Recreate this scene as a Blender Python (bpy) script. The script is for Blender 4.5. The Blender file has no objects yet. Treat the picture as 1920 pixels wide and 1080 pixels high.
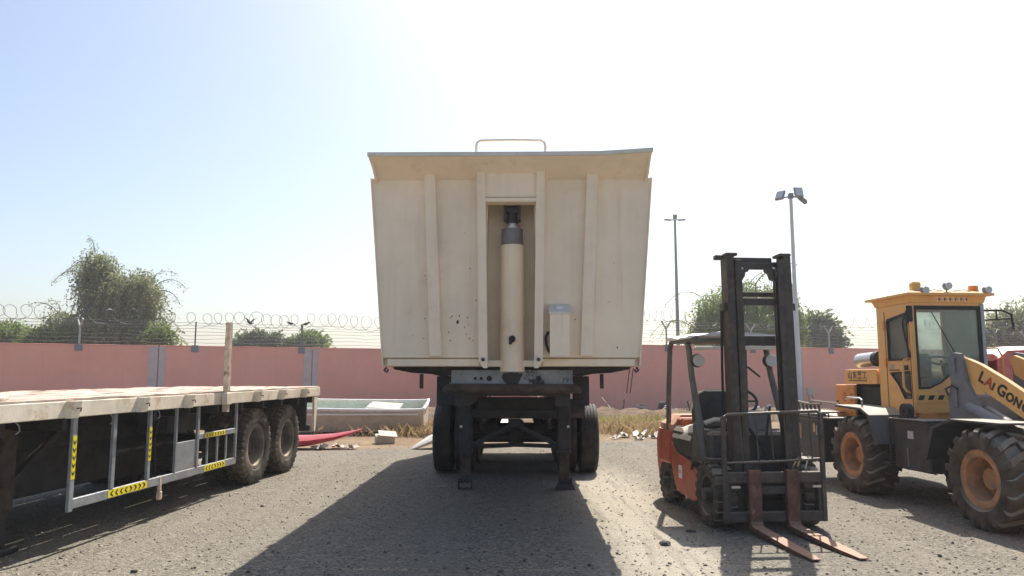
import bpy, bmesh, math, random
import numpy as np
from mathutils import Vector, Matrix, Quaternion

# ------------------------------------------------------------------ camera, sky, sun, exposure
scene = bpy.context.scene
COL = scene.collection
CAM_H, PITCH = 1.52, math.atan(163 / 1400)
cam_data = bpy.data.cameras.new("camera")
cam_data.sensor_width = 36.0
cam_data.lens = 36.0 * 1400 / 1920
cam_data.clip_start, cam_data.clip_end = 0.05, 3000
cam = bpy.data.objects.new("camera", cam_data)
cam.location = (0, 0, CAM_H)
cam.rotation_euler = (math.pi / 2 + PITCH, 0, 0)
COL.objects.link(cam)
scene.camera = cam

TO_SUN = Vector((0.235, 0.73, 1.0)).normalized()
ELEV = math.asin(TO_SUN.z)
AZIM = math.atan2(TO_SUN.x, TO_SUN.y)
world = bpy.data.worlds.new("World")
scene.world = world
world.use_nodes = True
wn, wl = world.node_tree.nodes, world.node_tree.links
sky = wn.new("ShaderNodeTexSky")
sky.sky_type = 'NISHITA'
sky.sun_disc = False
sky.sun_elevation = ELEV
sky.sun_rotation = AZIM
sky.altitude = 0
sky.air_density = 1.0
sky.dust_density = 2.4
sky.ozone_density = 1.0
wl.new(sky.outputs[0], wn["Background"].inputs[0])
wn["Background"].inputs[1].default_value = 0.092
sun_data = bpy.data.lights.new("sun", 'SUN')
sun_data.energy = 3.9
sun_data.angle = math.radians(0.5)
sun_data.color = (1.0, 0.94, 0.85)
sun = bpy.data.objects.new("sun", sun_data)
sun.rotation_euler = TO_SUN.to_track_quat('Z', 'Y').to_euler()
sun.location = (6, 20, 30)
COL.objects.link(sun)
vs = scene.view_settings
vs.view_transform = 'Standard'
vs.look = 'None'
vs.gamma = 1.0
vs.use_curve_mapping = False
vs.exposure = 0.95
scene.cycles.use_denoising = True
scene.cycles.max_bounces = 8
scene.cycles.transparent_max_bounces = 16

rng = random.Random(7)
nrng = np.random.default_rng(11)
PI = math.pi

# ------------------------------------------------------------------ mesh helpers
def RX(a): return Matrix.Rotation(a, 4, 'X')
def RY(a): return Matrix.Rotation(a, 4, 'Y')
def RZ(a): return Matrix.Rotation(a, 4, 'Z')
def TR(*p): return Matrix.Translation(Vector(p))

class MB:
    """collects shapes; build() links them as one mesh object"""
    def __init__(s): s.v, s.f = [], []
    def add(s, vs_, fs, M=None):
        o = len(s.v)
        if M is not None: vs_ = [M @ Vector(p) for p in vs_]
        s.v += [tuple(p) for p in vs_]
        s.f += [tuple(i + o for i in f) for f in fs]
        return s
    def box(s, c, d, rot=None, bev=0.0):
        hx, hy, hz = d[0] / 2, d[1] / 2, d[2] / 2
        M = TR(*c) @ rot if rot is not None else TR(*c)
        if bev <= 0:
            v = [(sx * hx, sy * hy, sz * hz) for sx in (-1, 1) for sy in (-1, 1) for sz in (-1, 1)]
            return s.add(v, [(0, 1, 3, 2), (4, 6, 7, 5), (0, 4, 5, 1), (2, 3, 7, 6), (0, 2, 6, 4), (1, 5, 7, 3)], M)
        b = min(bev, 0.45 * min(d))
        h = (hx, hy, hz); v = []; idx = {}
        for sx in (-1, 1):
            for sy in (-1, 1):
                for sz in (-1, 1):
                    sg = (sx, sy, sz)
                    for a in range(3):
                        idx[sg + (a,)] = len(v)
                        v.append(tuple(sg[k] * (h[k] - (0 if k == a else b)) for k in range(3)))
        fs = []
        for a in range(3):
            p, q = (a + 1) % 3, (a + 2) % 3
            for sg in (-1, 1):
                def key(i, j):
                    k = [0, 0, 0]; k[a] = sg; k[p] = i; k[q] = j
                    return idx[tuple(k) + (a,)]
                fs.append((key(-1, -1), key(1, -1), key(1, 1), key(-1, 1)))
        for a in range(3):
            p, q = (a + 1) % 3, (a + 2) % 3
            for i in (-1, 1):
                for j in (-1, 1):
                    def key2(e, ax):
                        k = [0, 0, 0]; k[a] = e; k[p] = i; k[q] = j
                        return idx[tuple(k) + (ax,)]
                    fs.append((key2(-1, p), key2(1, p), key2(1, q), key2(-1, q)))
        for sx in (-1, 1):
            for sy in (-1, 1):
                for sz in (-1, 1):
                    fs.append(tuple(idx[(sx, sy, sz, a)] for a in range(3)))
        return s.add(v, fs, M)
    def bx(s, x0, x1, y0, y1, z0, z1, bev=0.0):
        return s.box(((x0 + x1) / 2, (y0 + y1) / 2, (z0 + z1) / 2), (abs(x1 - x0), abs(y1 - y0), abs(z1 - z0)), None, bev)
    def beam(s, p0, p1, w, h, up=(0, 0, 1), bev=0.0):
        p0, p1 = Vector(p0), Vector(p1)
        d = p1 - p0; L = d.length; d = d / L
        u = Vector(up)
        if abs(d.dot(u)) > 0.98: u = Vector((0, 1, 0))
        x = d.cross(u).normalized(); z = x.cross(d)
        M = Matrix((x, d, z)).transposed().to_4x4(); M.translation = (p0 + p1) / 2
        t = MB().box((0, 0, 0), (w, L, h), None, bev)
        return s.add(t.v, t.f, M)
    def tube(s, pts, r, seg=8, closed=False, caps=True):
        pts = [Vector(p) for p in pts]; n = len(pts)
        rs = r if isinstance(r, (list, tuple)) else [r] * n
        tang = []
        for i in range(n):
            a = pts[i - 1] if (i > 0 or closed) else pts[i]
            b = pts[(i + 1) % n] if (i < n - 1 or closed) else pts[i]
            tang.append((b - a).normalized())
        u = Vector((0, 0, 1)) if abs(tang[0].z) < 0.9 else Vector((1, 0, 0))
        nn = tang[0].cross(u).normalized()
        v = []
        for i in range(n):
            nn = (nn - tang[i] * nn.dot(tang[i])).normalized()
            bb = tang[i].cross(nn)
            for k in range(seg):
                a = 2 * PI * k / seg
                v.append(pts[i] + (nn * math.cos(a) + bb * math.sin(a)) * rs[i])
        f = []
        for i in range(n if closed else n - 1):
            j = (i + 1) % n
            for k in range(seg):
                l = (k + 1) % seg
                f.append((i * seg + k, i * seg + l, j * seg + l, j * seg + k))
        if caps and not closed:
            f.append(tuple(range(seg))[::-1]); f.append(tuple((n - 1) * seg + k for k in range(seg)))
        return s.add(v, f)
    def cyl(s, p0, p1, r0, r1=None, seg=20):
        return s.tube([p0, p1], [r0, r0 if r1 is None else r1], seg)
    def lathe(s, prof, M=None, seg=40, closed=True):
        """profile of (x, r) turned round the X axis"""
        n = len(prof); v = []; f = []
        for k in range(seg):
            a = 2 * PI * k / seg; c, d = math.cos(a), math.sin(a)
            v += [(x, r * c, r * d) for x, r in prof]
        for k in range(seg):
            l = (k + 1) % seg
            for i in range(n if closed else n - 1):
                j = (i + 1) % n
                f.append((k * n + i, k * n + j, l * n + j, l * n + i))
        return s.add(v, f, M)
    def prism(s, poly, d0, d1, axis='x', M=None):
        """polygon in the plane normal to axis, pulled from d0 to d1; x:(y,z) y:(x,z) z:(x,y)"""
        n = len(poly)
        def P(p, d):
            return (d, p[0], p[1]) if axis == 'x' else ((p[0], d, p[1]) if axis == 'y' else (p[0], p[1], d))
        v = [P(p, d0) for p in poly] + [P(p, d1) for p in poly]
        f = [tuple(range(n))[::-1], tuple(range(n, 2 * n))]
        f += [(i, (i + 1) % n, n + (i + 1) % n, n + i) for i in range(n)]
        return s.add(v, f, M)
    def ring(s, outer, inner, fn, d0, d1):
        """frame between two polygons of the same count, fn(p, d) -> xyz"""
        n = len(outer)
        v = [fn(p, d) for d in (d0, d1) for p in outer] + [fn(p, d) for d in (d0, d1) for p in inner]
        f = []
        for i in range(n):
            j = (i + 1) % n
            f += [(i, j, 2 * n + j, 2 * n + i), (n + i, 3 * n + i, 3 * n + j, n + j), (i, n + i, n + j, j), (2 * n + i, 2 * n + j, 3 * n + j, 3 * n + i)]
        return s.add(v, f)
    def slab(s, poly, fn, d0, d1):
        n = len(poly)
        v = [fn(p, d0) for p in poly] + [fn(p, d1) for p in poly]
        f = [tuple(range(n))[::-1], tuple(range(n, 2 * n))] + [(i, (i + 1) % n, n + (i + 1) % n, n + i) for i in range(n)]
        return s.add(v, f)
    def loft(s, secs, cap=True, closed=True):
        n = len(secs[0]); v = [p for q in secs for p in q]; f = []
        for i in range(len(secs) - 1):
            for k in range(n if closed else n - 1):
                l = (k + 1) % n
                f.append((i * n + k, i * n + l, (i + 1) * n + l, (i + 1) * n + k))
        if cap:
            f.append(tuple(range(n))[::-1]); f.append(tuple((len(secs) - 1) * n + k for k in range(n)))
        return s.add(v, f)
    def mesh(s, name, m, angle=32, recalc=True):
        me = bpy.data.meshes.new(name)
        me.from_pydata(s.v, [], s.f)
        if recalc:
            bm = bmesh.new(); bm.from_mesh(me)
            bmesh.ops.recalc_face_normals(bm, faces=bm.faces[:])
            bm.to_mesh(me); bm.free()
        me.materials.append(m)
        me.shade_smooth()
        me.set_sharp_from_angle(angle=math.radians(angle))
        return me
    def build(s, name, m, parent=None, angle=32):
        return link(name, s.mesh(name, m, angle), parent)

def link(name, me, parent=None, loc=None, rot=None):
    o = bpy.data.objects.new(name, me)
    COL.objects.link(o)
    if parent: o.parent = parent
    if loc: o.location = loc
    if rot: o.rotation_euler = rot
    return o

def tag(o, label, cat, group=None):
    o["label"] = label; o["category"] = cat
    if group: o["group"] = group
    return o

def thing(name, label, cat, loc=(0, 0, 0), rz=0, group=None):
    o = bpy.data.objects.new(name, None)
    o.empty_display_size = 0.2
    COL.objects.link(o)
    o.location = loc; o.rotation_euler = (0, 0, rz)
    return tag(o, label, cat, group)

def copy_tree(o, parent=None):
    c = o.copy(); COL.objects.link(c)
    c.parent = parent
    for ch in list(o.children): copy_tree(ch, c)
    return c

def np_mesh(name, verts, faces, m, parent=None, smooth=False):
    """big mesh out of numpy arrays (faces all of one size)"""
    me = bpy.data.meshes.new(name)
    nv, nf, k = len(verts), len(faces), faces.shape[1]
    me.vertices.add(nv); me.vertices.foreach_set("co", verts.astype(np.float32).ravel())
    me.loops.add(nf * k); me.loops.foreach_set("vertex_index", faces.astype(np.int32).ravel())
    me.polygons.add(nf)
    me.polygons.foreach_set("loop_start", np.arange(0, nf * k, k, dtype=np.int32))
    me.polygons.foreach_set("loop_total", np.full(nf, k, dtype=np.int32))
    if smooth: me.polygons.foreach_set("use_smooth", np.ones(nf, dtype=bool))
    me.update(calc_edges=True)
    me.materials.append(m)
    return link(name, me, parent)

def wallmap(p0, p1, out):
    """fn((t, z), d): t runs 0..1 from plan point p0 to p1, d is the offset along 'out'"""
    p0, p1, out = Vector(p0), Vector(p1), Vector(out).normalized()
    return lambda p, d: (p0.x + (p1.x - p0.x) * p[0] + out.x * d, p0.y + (p1.y - p0.y) * p[0] + out.y * d, p[1])

def shrink(poly, k):
    cx = sum(p[0] for p in poly) / len(poly); cy = sum(p[1] for p in poly) / len(poly)
    return [(cx + (x - cx) * k, cy + (y - cy) * k) for x, y in poly]

# ------------------------------------------------------------------ materials
def newmat(name):
    m = bpy.data.materials.new(name); m.use_nodes = True
    return m, m.node_tree.nodes, m.node_tree.links, m.node_tree.nodes["Principled BSDF"]

def noise(n, l, vec, scale, detail=6, rough=0.6):
    t = n.new("ShaderNodeTexNoise")
    t.inputs["Scale"].default_value = scale; t.inputs["Detail"].default_value = detail; t.inputs["Roughness"].default_value = rough
    l.new(vec, t.inputs["Vector"])
    return t.outputs["Fac"]

def ramp(n, l, fac, a, b):
    r = n.new("ShaderNodeMapRange")
    r.inputs["From Min"].default_value = a; r.inputs["From Max"].default_value = b
    r.clamp = True
    l.new(fac, r.inputs["Value"])
    return r.outputs["Result"]

def mixc(n, l, fac, a, b, mode='MIX'):
    x = n.new("ShaderNodeMix"); x.data_type = 'RGBA'; x.blend_type = mode
    for i, val in ((0, fac), (6, a), (7, b)):
        if hasattr(val, "links") or hasattr(val, "is_linked"): l.new(val, x.inputs[i])
        elif i == 0: x.inputs[0].default_value = val
        else: x.inputs[i].default_value = (*val, 1)
    return x.outputs[2]

def mathn(n, l, op, a, b):
    x = n.new("ShaderNodeMath"); x.operation = op
    for i, v in enumerate((a, b)):
        if hasattr(v, "is_linked"): l.new(v, x.inputs[i])
        else: x.inputs[i].default_value = v
    return x.outputs[0]

def coords(n, l, stretch=(1, 1, 1)):
    tc = n.new("ShaderNodeTexCoord")
    mp = n.new("ShaderNodeMapping"); mp.inputs["Scale"].default_value = stretch
    l.new(tc.outputs["Object"], mp.inputs["Vector"])
    return mp.outputs["Vector"]

def paint(name, col, rough=0.5, metal=0.0, var=0.16, scale=3.0, rust=None, rust2=None, dust=None, streak=0.0, bump=0.06, spec=0.4, dent=0.0, runs=0.0):
    """worn painted or bare surface. rust=(colour, lo, hi, scale); dust=(colour, amount) settles on faces that look up"""
    m, n, l, b = newmat(name)
    v = coords(n, l)
    big = noise(n, l, v, scale, 8, 0.65)
    dark = tuple(c * (1 - var * 1.6) for c in col); light = tuple(min(1, c * (1 + var)) for c in col)
    c = mixc(n, l, ramp(n, l, big, 0.3, 0.7), dark, light)
    if streak:
        sv = coords(n, l, (14, 14, 0.7))
        sf = mathn(n, l, 'MULTIPLY', ramp(n, l, noise(n, l, sv, 1.0, 4), 0.48, 0.75), streak)
        c = mixc(n, l, sf, c, tuple(x * 0.55 for x in col))
    if runs:
        rv = coords(n, l, (8, 8, 0.45))
        c = mixc(n, l, mathn(n, l, 'MULTIPLY', mathn(n, l, 'MULTIPLY', ramp(n, l, noise(n, l, rv, 1.0, 3, 0.5), 0.60, 0.74), ramp(n, l, noise(n, l, v, 1.1, 3), 0.42, 0.62)), runs), c, (0.46, 0.31, 0.17))
    rf = None
    for rr in (rust, rust2):
        if rr:
            rcol, lo, hi, rs = rr
            rf = ramp(n, l, noise(n, l, v, rs, 10, 0.7), lo, hi)
            c = mixc(n, l, rf, c, rcol)
    if dust:
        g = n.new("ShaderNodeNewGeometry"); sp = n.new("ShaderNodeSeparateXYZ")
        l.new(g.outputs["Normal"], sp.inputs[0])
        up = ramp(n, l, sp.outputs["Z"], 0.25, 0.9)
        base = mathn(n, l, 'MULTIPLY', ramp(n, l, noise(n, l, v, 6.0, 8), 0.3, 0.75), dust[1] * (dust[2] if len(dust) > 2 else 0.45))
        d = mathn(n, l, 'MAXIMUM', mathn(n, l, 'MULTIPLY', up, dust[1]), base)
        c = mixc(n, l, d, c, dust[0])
    l.new(c, b.inputs["Base Color"])
    fine = noise(n, l, v, scale * 14, 6, 0.7)
    l.new(mathn(n, l, 'ADD', mathn(n, l, 'MULTIPLY', fine, 0.25), rough - 0.1), b.inputs["Roughness"])
    b.inputs["Metallic"].default_value = metal
    b.inputs["Specular IOR Level"].default_value = spec
    if bump:
        bp = n.new("ShaderNodeBump"); bp.inputs["Strength"].default_value = bump * 4; bp.inputs["Distance"].default_value = 0.01
        l.new(mathn(n, l, 'ADD', fine, big), bp.inputs["Height"])
        if dent:
            b2 = n.new("ShaderNodeBump"); b2.inputs["Strength"].default_value = dent; b2.inputs["Distance"].default_value = 0.06
            l.new(noise(n, l, v, 1.6, 3, 0.5), b2.inputs["Height"]); l.new(b2.outputs[0], bp.inputs["Normal"])
        l.new(bp.outputs[0], b.inputs["Normal"])
    return m

DUST = (0.33, 0.27, 0.20)
RUST = (0.16, 0.055, 0.02)
M = {}
M['cream'] = paint("cream_paint", (0.90, 0.75, 0.57), 0.45, var=0.075, scale=1.3, rust=((0.20, 0.12, 0.07), 0.75, 0.765, 7), rust2=((0.66, 0.51, 0.33), 0.56, 0.85, 1.7), streak=0.15, bump=0.02, dent=0.6, runs=0.4)
M['cream_lip'] = paint("sunlit_lip_paint", (0.68, 0.64, 0.57), 0.5, var=0.1, rust=((0.35, 0.25, 0.15), 0.62, 0.75, 6))  # light grey puts the sunlit look of the canopy lip into the colour
M['chassis'] = paint("chassis_black", (0.035, 0.036, 0.042), 0.55, var=0.4, scale=5, dust=((0.17, 0.14, 0.11), 0.4, 0.25), rust=((0.08, 0.045, 0.03), 0.62, 0.75, 7), bump=0.05)
M['chassis_brown'] = paint("rusty_chassis", (0.06, 0.045, 0.037), 0.7, var=0.4, scale=6, rust=((0.15, 0.07, 0.035), 0.55, 0.7, 9), dust=((0.2, 0.16, 0.12), 0.35))
M['blue_grey'] = paint("blue_grey_steel", (0.30, 0.33, 0.38), 0.45, metal=0.0, var=0.25, scale=6, rust=((0.03, 0.03, 0.035), 0.57, 0.63, 5), bump=0.03)
M['collar'] = paint("grey_collar_steel", (0.22, 0.21, 0.215), 0.45, metal=0.1, var=0.2, scale=8)
M['dark_steel'] = paint("dark_greased_steel", (0.07, 0.068, 0.075), 0.4, metal=0.4, var=0.3, scale=8)
M['galv'] = paint("galvanised_steel", (0.36, 0.38, 0.40), 0.45, metal=0.35, var=0.18, scale=7, rust=((0.30, 0.25, 0.19), 0.56, 0.75, 5))
M['bed_rail'] = paint("peeling_white_paint", (0.84, 0.75, 0.60), 0.6, var=0.13, scale=3, rust=((0.46, 0.24, 0.09), 0.52, 0.74, 3.5), rust2=((0.24, 0.09, 0.03), 0.63, 0.72, 9), streak=0.15)
M['plank'] = paint("worn_deck", (0.55, 0.44, 0.35), 0.7, var=0.22, scale=4, rust=((0.27, 0.14, 0.09), 0.5, 0.66, 3.5), rust2=((0.74, 0.68, 0.58), 0.55, 0.66, 7))
M['stake'] = paint("flaking_stake_paint", (0.70, 0.57, 0.42), 0.7, var=0.2, scale=8, rust=((0.20, 0.08, 0.04), 0.5, 0.6, 7), rust2=((0.75, 0.66, 0.50), 0.58, 0.66, 14))
M['rubber'] = paint("black_rubber", (0.04, 0.038, 0.037), 0.75, var=0.3, scale=6, dust=((0.16, 0.135, 0.11), 0.5), bump=0.05, spec=0.3)
M['rubber_tan'] = paint("dusty_rubber", (0.065, 0.058, 0.05), 0.85, var=0.4, scale=4, rust=((0.25, 0.21, 0.16), 0.48, 0.75, 3.0), dust=((0.34, 0.28, 0.2), 0.35, 0.15), bump=0.05, spec=0.2)
M['rubber_brown'] = paint("earthy_rubber", (0.075, 0.062, 0.052), 0.85, var=0.35, scale=5, rust=((0.14, 0.11, 0.08), 0.5, 0.75, 4.0), dust=((0.42, 0.37, 0.29), 0.75, 0.12), bump=0.08, spec=0.2)
M['rim_tan'] = paint("dusty_rim", (0.13, 0.12, 0.11), 0.6, var=0.3, dust=((0.45, 0.37, 0.26), 0.8), rust=((0.25, 0.2, 0.14), 0.5, 0.7, 5))
M['loader_yellow'] = paint("loader_yellow", (0.86, 0.45, 0.13), 0.5, var=0.12, scale=2.5, rust=((0.62, 0.34, 0.15), 0.5, 0.75, 2.5), rust2=((0.25, 0.13, 0.07), 0.655, 0.71, 8), dust=((0.72, 0.52, 0.3), 0.55), streak=0.12)
M['loader_orange'] = paint("loader_panel_orange", (0.70, 0.28, 0.06), 0.5, var=0.14, scale=3, dust=((0.6, 0.4, 0.22), 0.4), rust=((0.3, 0.11, 0.04), 0.6, 0.75, 6))
M['rim_orange'] = paint("rim_orange", (0.55, 0.25, 0.11), 0.7, var=0.2, scale=7, rust=((0.20, 0.12, 0.08), 0.44, 0.64, 6), dust=((0.45, 0.33, 0.2), 0.5))
M['tower_grey'] = paint("loader_frame_grey", (0.17, 0.18, 0.20), 0.5, var=0.16, dust=((0.34, 0.31, 0.27), 0.45), rust=((0.10, 0.08, 0.07), 0.6, 0.72, 6))
M['loader_black'] = paint("loader_black", (0.045, 0.046, 0.052), 0.5, var=0.25, dust=((0.42, 0.38, 0.31), 0.85, 0.06), rust=((0.075, 0.066, 0.06), 0.56, 0.75, 5))
M['chrome'] = paint("worn_chrome", (0.55, 0.53, 0.50), 0.3, metal=0.9, var=0.2)
M['fork_orange'] = paint("forklift_orange", (0.50, 0.085, 0.038), 0.5, var=0.2, scale=3, rust=((0.26, 0.06, 0.035), 0.56, 0.74, 4), rust2=((0.05, 0.04, 0.035), 0.62, 0.7, 3), dust=((0.55, 0.33, 0.22), 0.6))
M['fork_pale'] = paint("pale_hood_orange", (0.66, 0.38, 0.27), 0.6, var=0.15, rust=((0.4, 0.14, 0.07), 0.55, 0.7, 4))  # paler orange for the rear hood
M['fork_dark'] = paint("forklift_dark", (0.055, 0.053, 0.052), 0.6, var=0.3, scale=5, dust=((0.3, 0.25, 0.19), 0.6, 0.2), rust=((0.09, 0.07, 0.055), 0.55, 0.75, 7))
M['mast'] = paint("mast_steel", (0.066, 0.057, 0.052), 0.55, metal=0.15, var=0.25, scale=9, rust=((0.135, 0.10, 0.078), 0.5, 0.8, 7), dust=((0.32, 0.26, 0.19), 0.5, 0.2), streak=0.6)
M['guard_bar'] = paint("load_guard_steel", (0.075, 0.062, 0.052), 0.6, var=0.25, scale=8, dust=((0.55, 0.46, 0.34), 0.85, 0.08))
M['fork_rust'] = paint("rusty_fork", (0.13, 0.06, 0.045), 0.65, var=0.35, scale=8, rust=((0.30, 0.16, 0.11), 0.57, 0.7, 12), rust2=((0.07, 0.03, 0.022), 0.6, 0.7, 18), dust=((0.46, 0.28, 0.18), 0.75, 0.12))
M['guard'] = paint("forklift_guard_grey", (0.10, 0.105, 0.10), 0.5, var=0.25, dust=((0.3, 0.27, 0.2), 0.5), rust=((0.17, 0.12, 0.07), 0.58, 0.7, 8))
M['sheet'] = paint("white_blue_tarp", (0.62, 0.66, 0.72), 0.5, var=0.14, scale=4, dust=((0.7, 0.68, 0.62), 0.4))
M['white_cloth'] = paint("dirty_white_cloth", (0.70, 0.66, 0.58), 0.8, var=0.12, scale=6)
M['vinyl'] = paint("black_vinyl", (0.025, 0.025, 0.028), 0.45, var=0.3, scale=10, dust=((0.25, 0.22, 0.18), 0.35))
M['wall_pink'] = paint("pink_render", (0.85, 0.41, 0.32), 0.85, var=0.07, scale=0.5, streak=0.13, rust=((0.74, 0.42, 0.35), 0.5, 0.75, 0.6), bump=0.02, spec=0.1)
M['wall_cap'] = paint("wall_cap_concrete", (0.47, 0.30, 0.26), 0.9, var=0.1, spec=0.1)
M['joint_grey'] = paint("joint_filler_grey", (0.55, 0.47, 0.46), 0.9, var=0.1, scale=2, bump=0.02, spec=0.1)
M['post_grey'] = paint("post_grey", (0.20, 0.22, 0.24), 0.6, var=0.12)
M['post_light'] = paint("post_galvanised", (0.42, 0.42, 0.42), 0.5, metal=0.2, var=0.12)
M['wire'] = paint("wire_steel", (0.16, 0.16, 0.17), 0.5, metal=0.4, var=0.1, bump=0)
M['pole_white'] = paint("pole_white", (0.66, 0.65, 0.64), 0.5, var=0.06)
M['pole_grey'] = paint("pole_grey", (0.28, 0.31, 0.34), 0.5, var=0.06)
M['lamp_grey'] = paint("lamp_housing", (0.24, 0.24, 0.25), 0.5, var=0.1)
M['lamp_face'] = paint("lamp_lens", (0.55, 0.56, 0.57), 0.25, var=0.08, bump=0)
M['hull_white'] = paint("chalky_gelcoat", (0.66, 0.54, 0.44), 0.6, var=0.08, scale=2, rust=((0.38, 0.26, 0.17), 0.5, 0.8, 2.0), streak=0.18)
M['hull_rub'] = paint("gunwale_white", (0.75, 0.73, 0.68), 0.5, var=0.1, rust=((0.35, 0.27, 0.2), 0.6, 0.7, 6))
M['hull_green'] = paint("pale_green_gelcoat", (0.60, 0.63, 0.52), 0.6, var=0.1, scale=3, rust=((0.3, 0.33, 0.27), 0.58, 0.75, 4))
M['red_gel'] = paint("red_gelcoat", (0.50, 0.025, 0.05), 0.3, var=0.12, dust=((0.6, 0.35, 0.33), 0.22))
M['white_gel'] = paint("white_gelcoat", (0.74, 0.70, 0.62), 0.4, var=0.1, rust=((0.4, 0.34, 0.25), 0.6, 0.8, 3))
M['tractor_red'] = paint("tractor_red", (0.55, 0.05, 0.045), 0.35, var=0.12, dust=((0.75, 0.62, 0.5), 0.75))  # pale dust on up-facing faces also paints in the sunlit bonnet top
M['black'] = paint("plain_black", (0.022, 0.022, 0.024), 0.6, var=0.2, bump=0)
M['yellow_tape'] = paint("yellow_tape", (0.88, 0.72, 0.02), 0.4, var=0.06, bump=0)
M['white_paint'] = paint("white_paint", (0.80, 0.78, 0.74), 0.6, var=0.08, bump=0)
M['letter_black'] = paint("lettering_black", (0.025, 0.024, 0.024), 0.5, var=0.1, bump=0)
M['letter_red'] = paint("lettering_red", (0.48, 0.07, 0.02), 0.5, var=0.1, bump=0)
M['letter_brown'] = paint("lettering_brown", (0.13, 0.07, 0.035), 0.6, var=0.1, bump=0)
M['amber'] = paint("beacon_amber", (0.85, 0.25, 0.03), 0.3, var=0.08, bump=0)
M['amber_pale'] = paint("beacon_faded", (0.72, 0.42, 0.12), 0.4, var=0.12, bump=0)
M['bark'] = paint("bark", (0.11, 0.085, 0.065), 0.9, var=0.3, scale=5, spec=0.1)
M['paper'] = paint("litter_paper", (0.58, 0.53, 0.45), 0.8, var=0.1, bump=0)
M['rubble'] = paint("dark_rubble", (0.08, 0.075, 0.075), 0.9, var=0.3, scale=15)
M['box_grey'] = paint("junction_box_grey", (0.45, 0.43, 0.38), 0.6, var=0.06)
M['feather'] = paint("dark_feathers", (0.05, 0.05, 0.055), 0.7, var=0.2)

def glass_mat(name, tint, haze):
    m, n, l, b = newmat(name)
    n.remove(b)
    out = n["Material Output"]
    tr = n.new("ShaderNodeBsdfTransparent"); tr.inputs[0].default_value = (*tint, 1)
    gl = n.new("ShaderNodeBsdfGlossy"); gl.inputs["Roughness"].default_value = 0.03
    df = n.new("ShaderNodeBsdfDiffuse"); df.inputs[0].default_value = (0.55, 0.62, 0.58, 1)
    fr = n.new("ShaderNodeFresnel"); fr.inputs[0].default_value = 1.5
    m1 = n.new("ShaderNodeMixShader"); m2 = n.new("ShaderNodeMixShader")
    v = coords(n, l)
    l.new(mathn(n, l, 'MULTIPLY', ramp(n, l, noise(n, l, v, 3.0, 6), 0.2, 0.8), haze), m1.inputs[0])
    tl = n.new("ShaderNodeBsdfTranslucent"); tl.inputs[0].default_value = (0.62, 0.70, 0.64, 1); md = n.new("ShaderNodeMixShader"); md.inputs[0].default_value = 0.55
    l.new(df.outputs[0], md.inputs[1]); l.new(tl.outputs[0], md.inputs[2])
    l.new(tr.outputs[0], m1.inputs[1]); l.new(md.outputs[0], m1.inputs[2])
    l.new(fr.outputs[0], m2.inputs[0]); l.new(m1.outputs[0], m2.inputs[1]); l.new(gl.outputs[0], m2.inputs[2])
    l.new(m2.outputs[0], out.inputs[0])
    return m
M['glass'] = glass_mat("dusty_green_glass", (0.91, 0.965, 0.95), 0.5)

def leaf_mat(name, a, b_):
    m, n, l, b = newmat(name)
    v = coords(n, l)
    inf = n.new("ShaderNodeNewGeometry")
    rnd = n.new("ShaderNodeTexWhiteNoise")
    c = mixc(n, l, ramp(n, l, noise(n, l, v, 0.9, 4), 0.3, 0.7), a, b_)
    c2 = mixc(n, l, inf.outputs["Random Per Island"], tuple(x * 0.65 for x in a), tuple(min(1, x * 1.5) for x in b_))
    c = mixc(n, l, 0.5, c, c2)
    l.new(c, b.inputs["Base Color"]); b.inputs["Roughness"].default_value = 0.65
    b.inputs["Specular IOR Level"].default_value = 0.2
    tl = n.new("ShaderNodeBsdfTranslucent"); mx = n.new("ShaderNodeMixShader"); mx.inputs[0].default_value = 0.5
    l.new(c, tl.inputs[0]); l.new(b.outputs[0], mx.inputs[1]); l.new(tl.outputs[0], mx.inputs[2])
    l.new(mx.outputs[0], n["Material Output"].inputs[0])
    return m
M['leaf_ghaf'] = leaf_mat("ghaf_leaf", (0.18, 0.20, 0.105), (0.28, 0.30, 0.15))
M['leaf_green'] = leaf_mat("fresh_leaf", (0.12, 0.17, 0.045), (0.22, 0.29, 0.07))
M['leaf_dark'] = leaf_mat("dark_leaf", (0.085, 0.11, 0.05), (0.15, 0.18, 0.075))
M['dry_grass'] = leaf_mat("dry_grass", (0.24, 0.165, 0.09), (0.40, 0.29, 0.155))
M['green_grass'] = leaf_mat("yellowing_grass", (0.20, 0.20, 0.07), (0.38, 0.32, 0.13))

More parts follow.
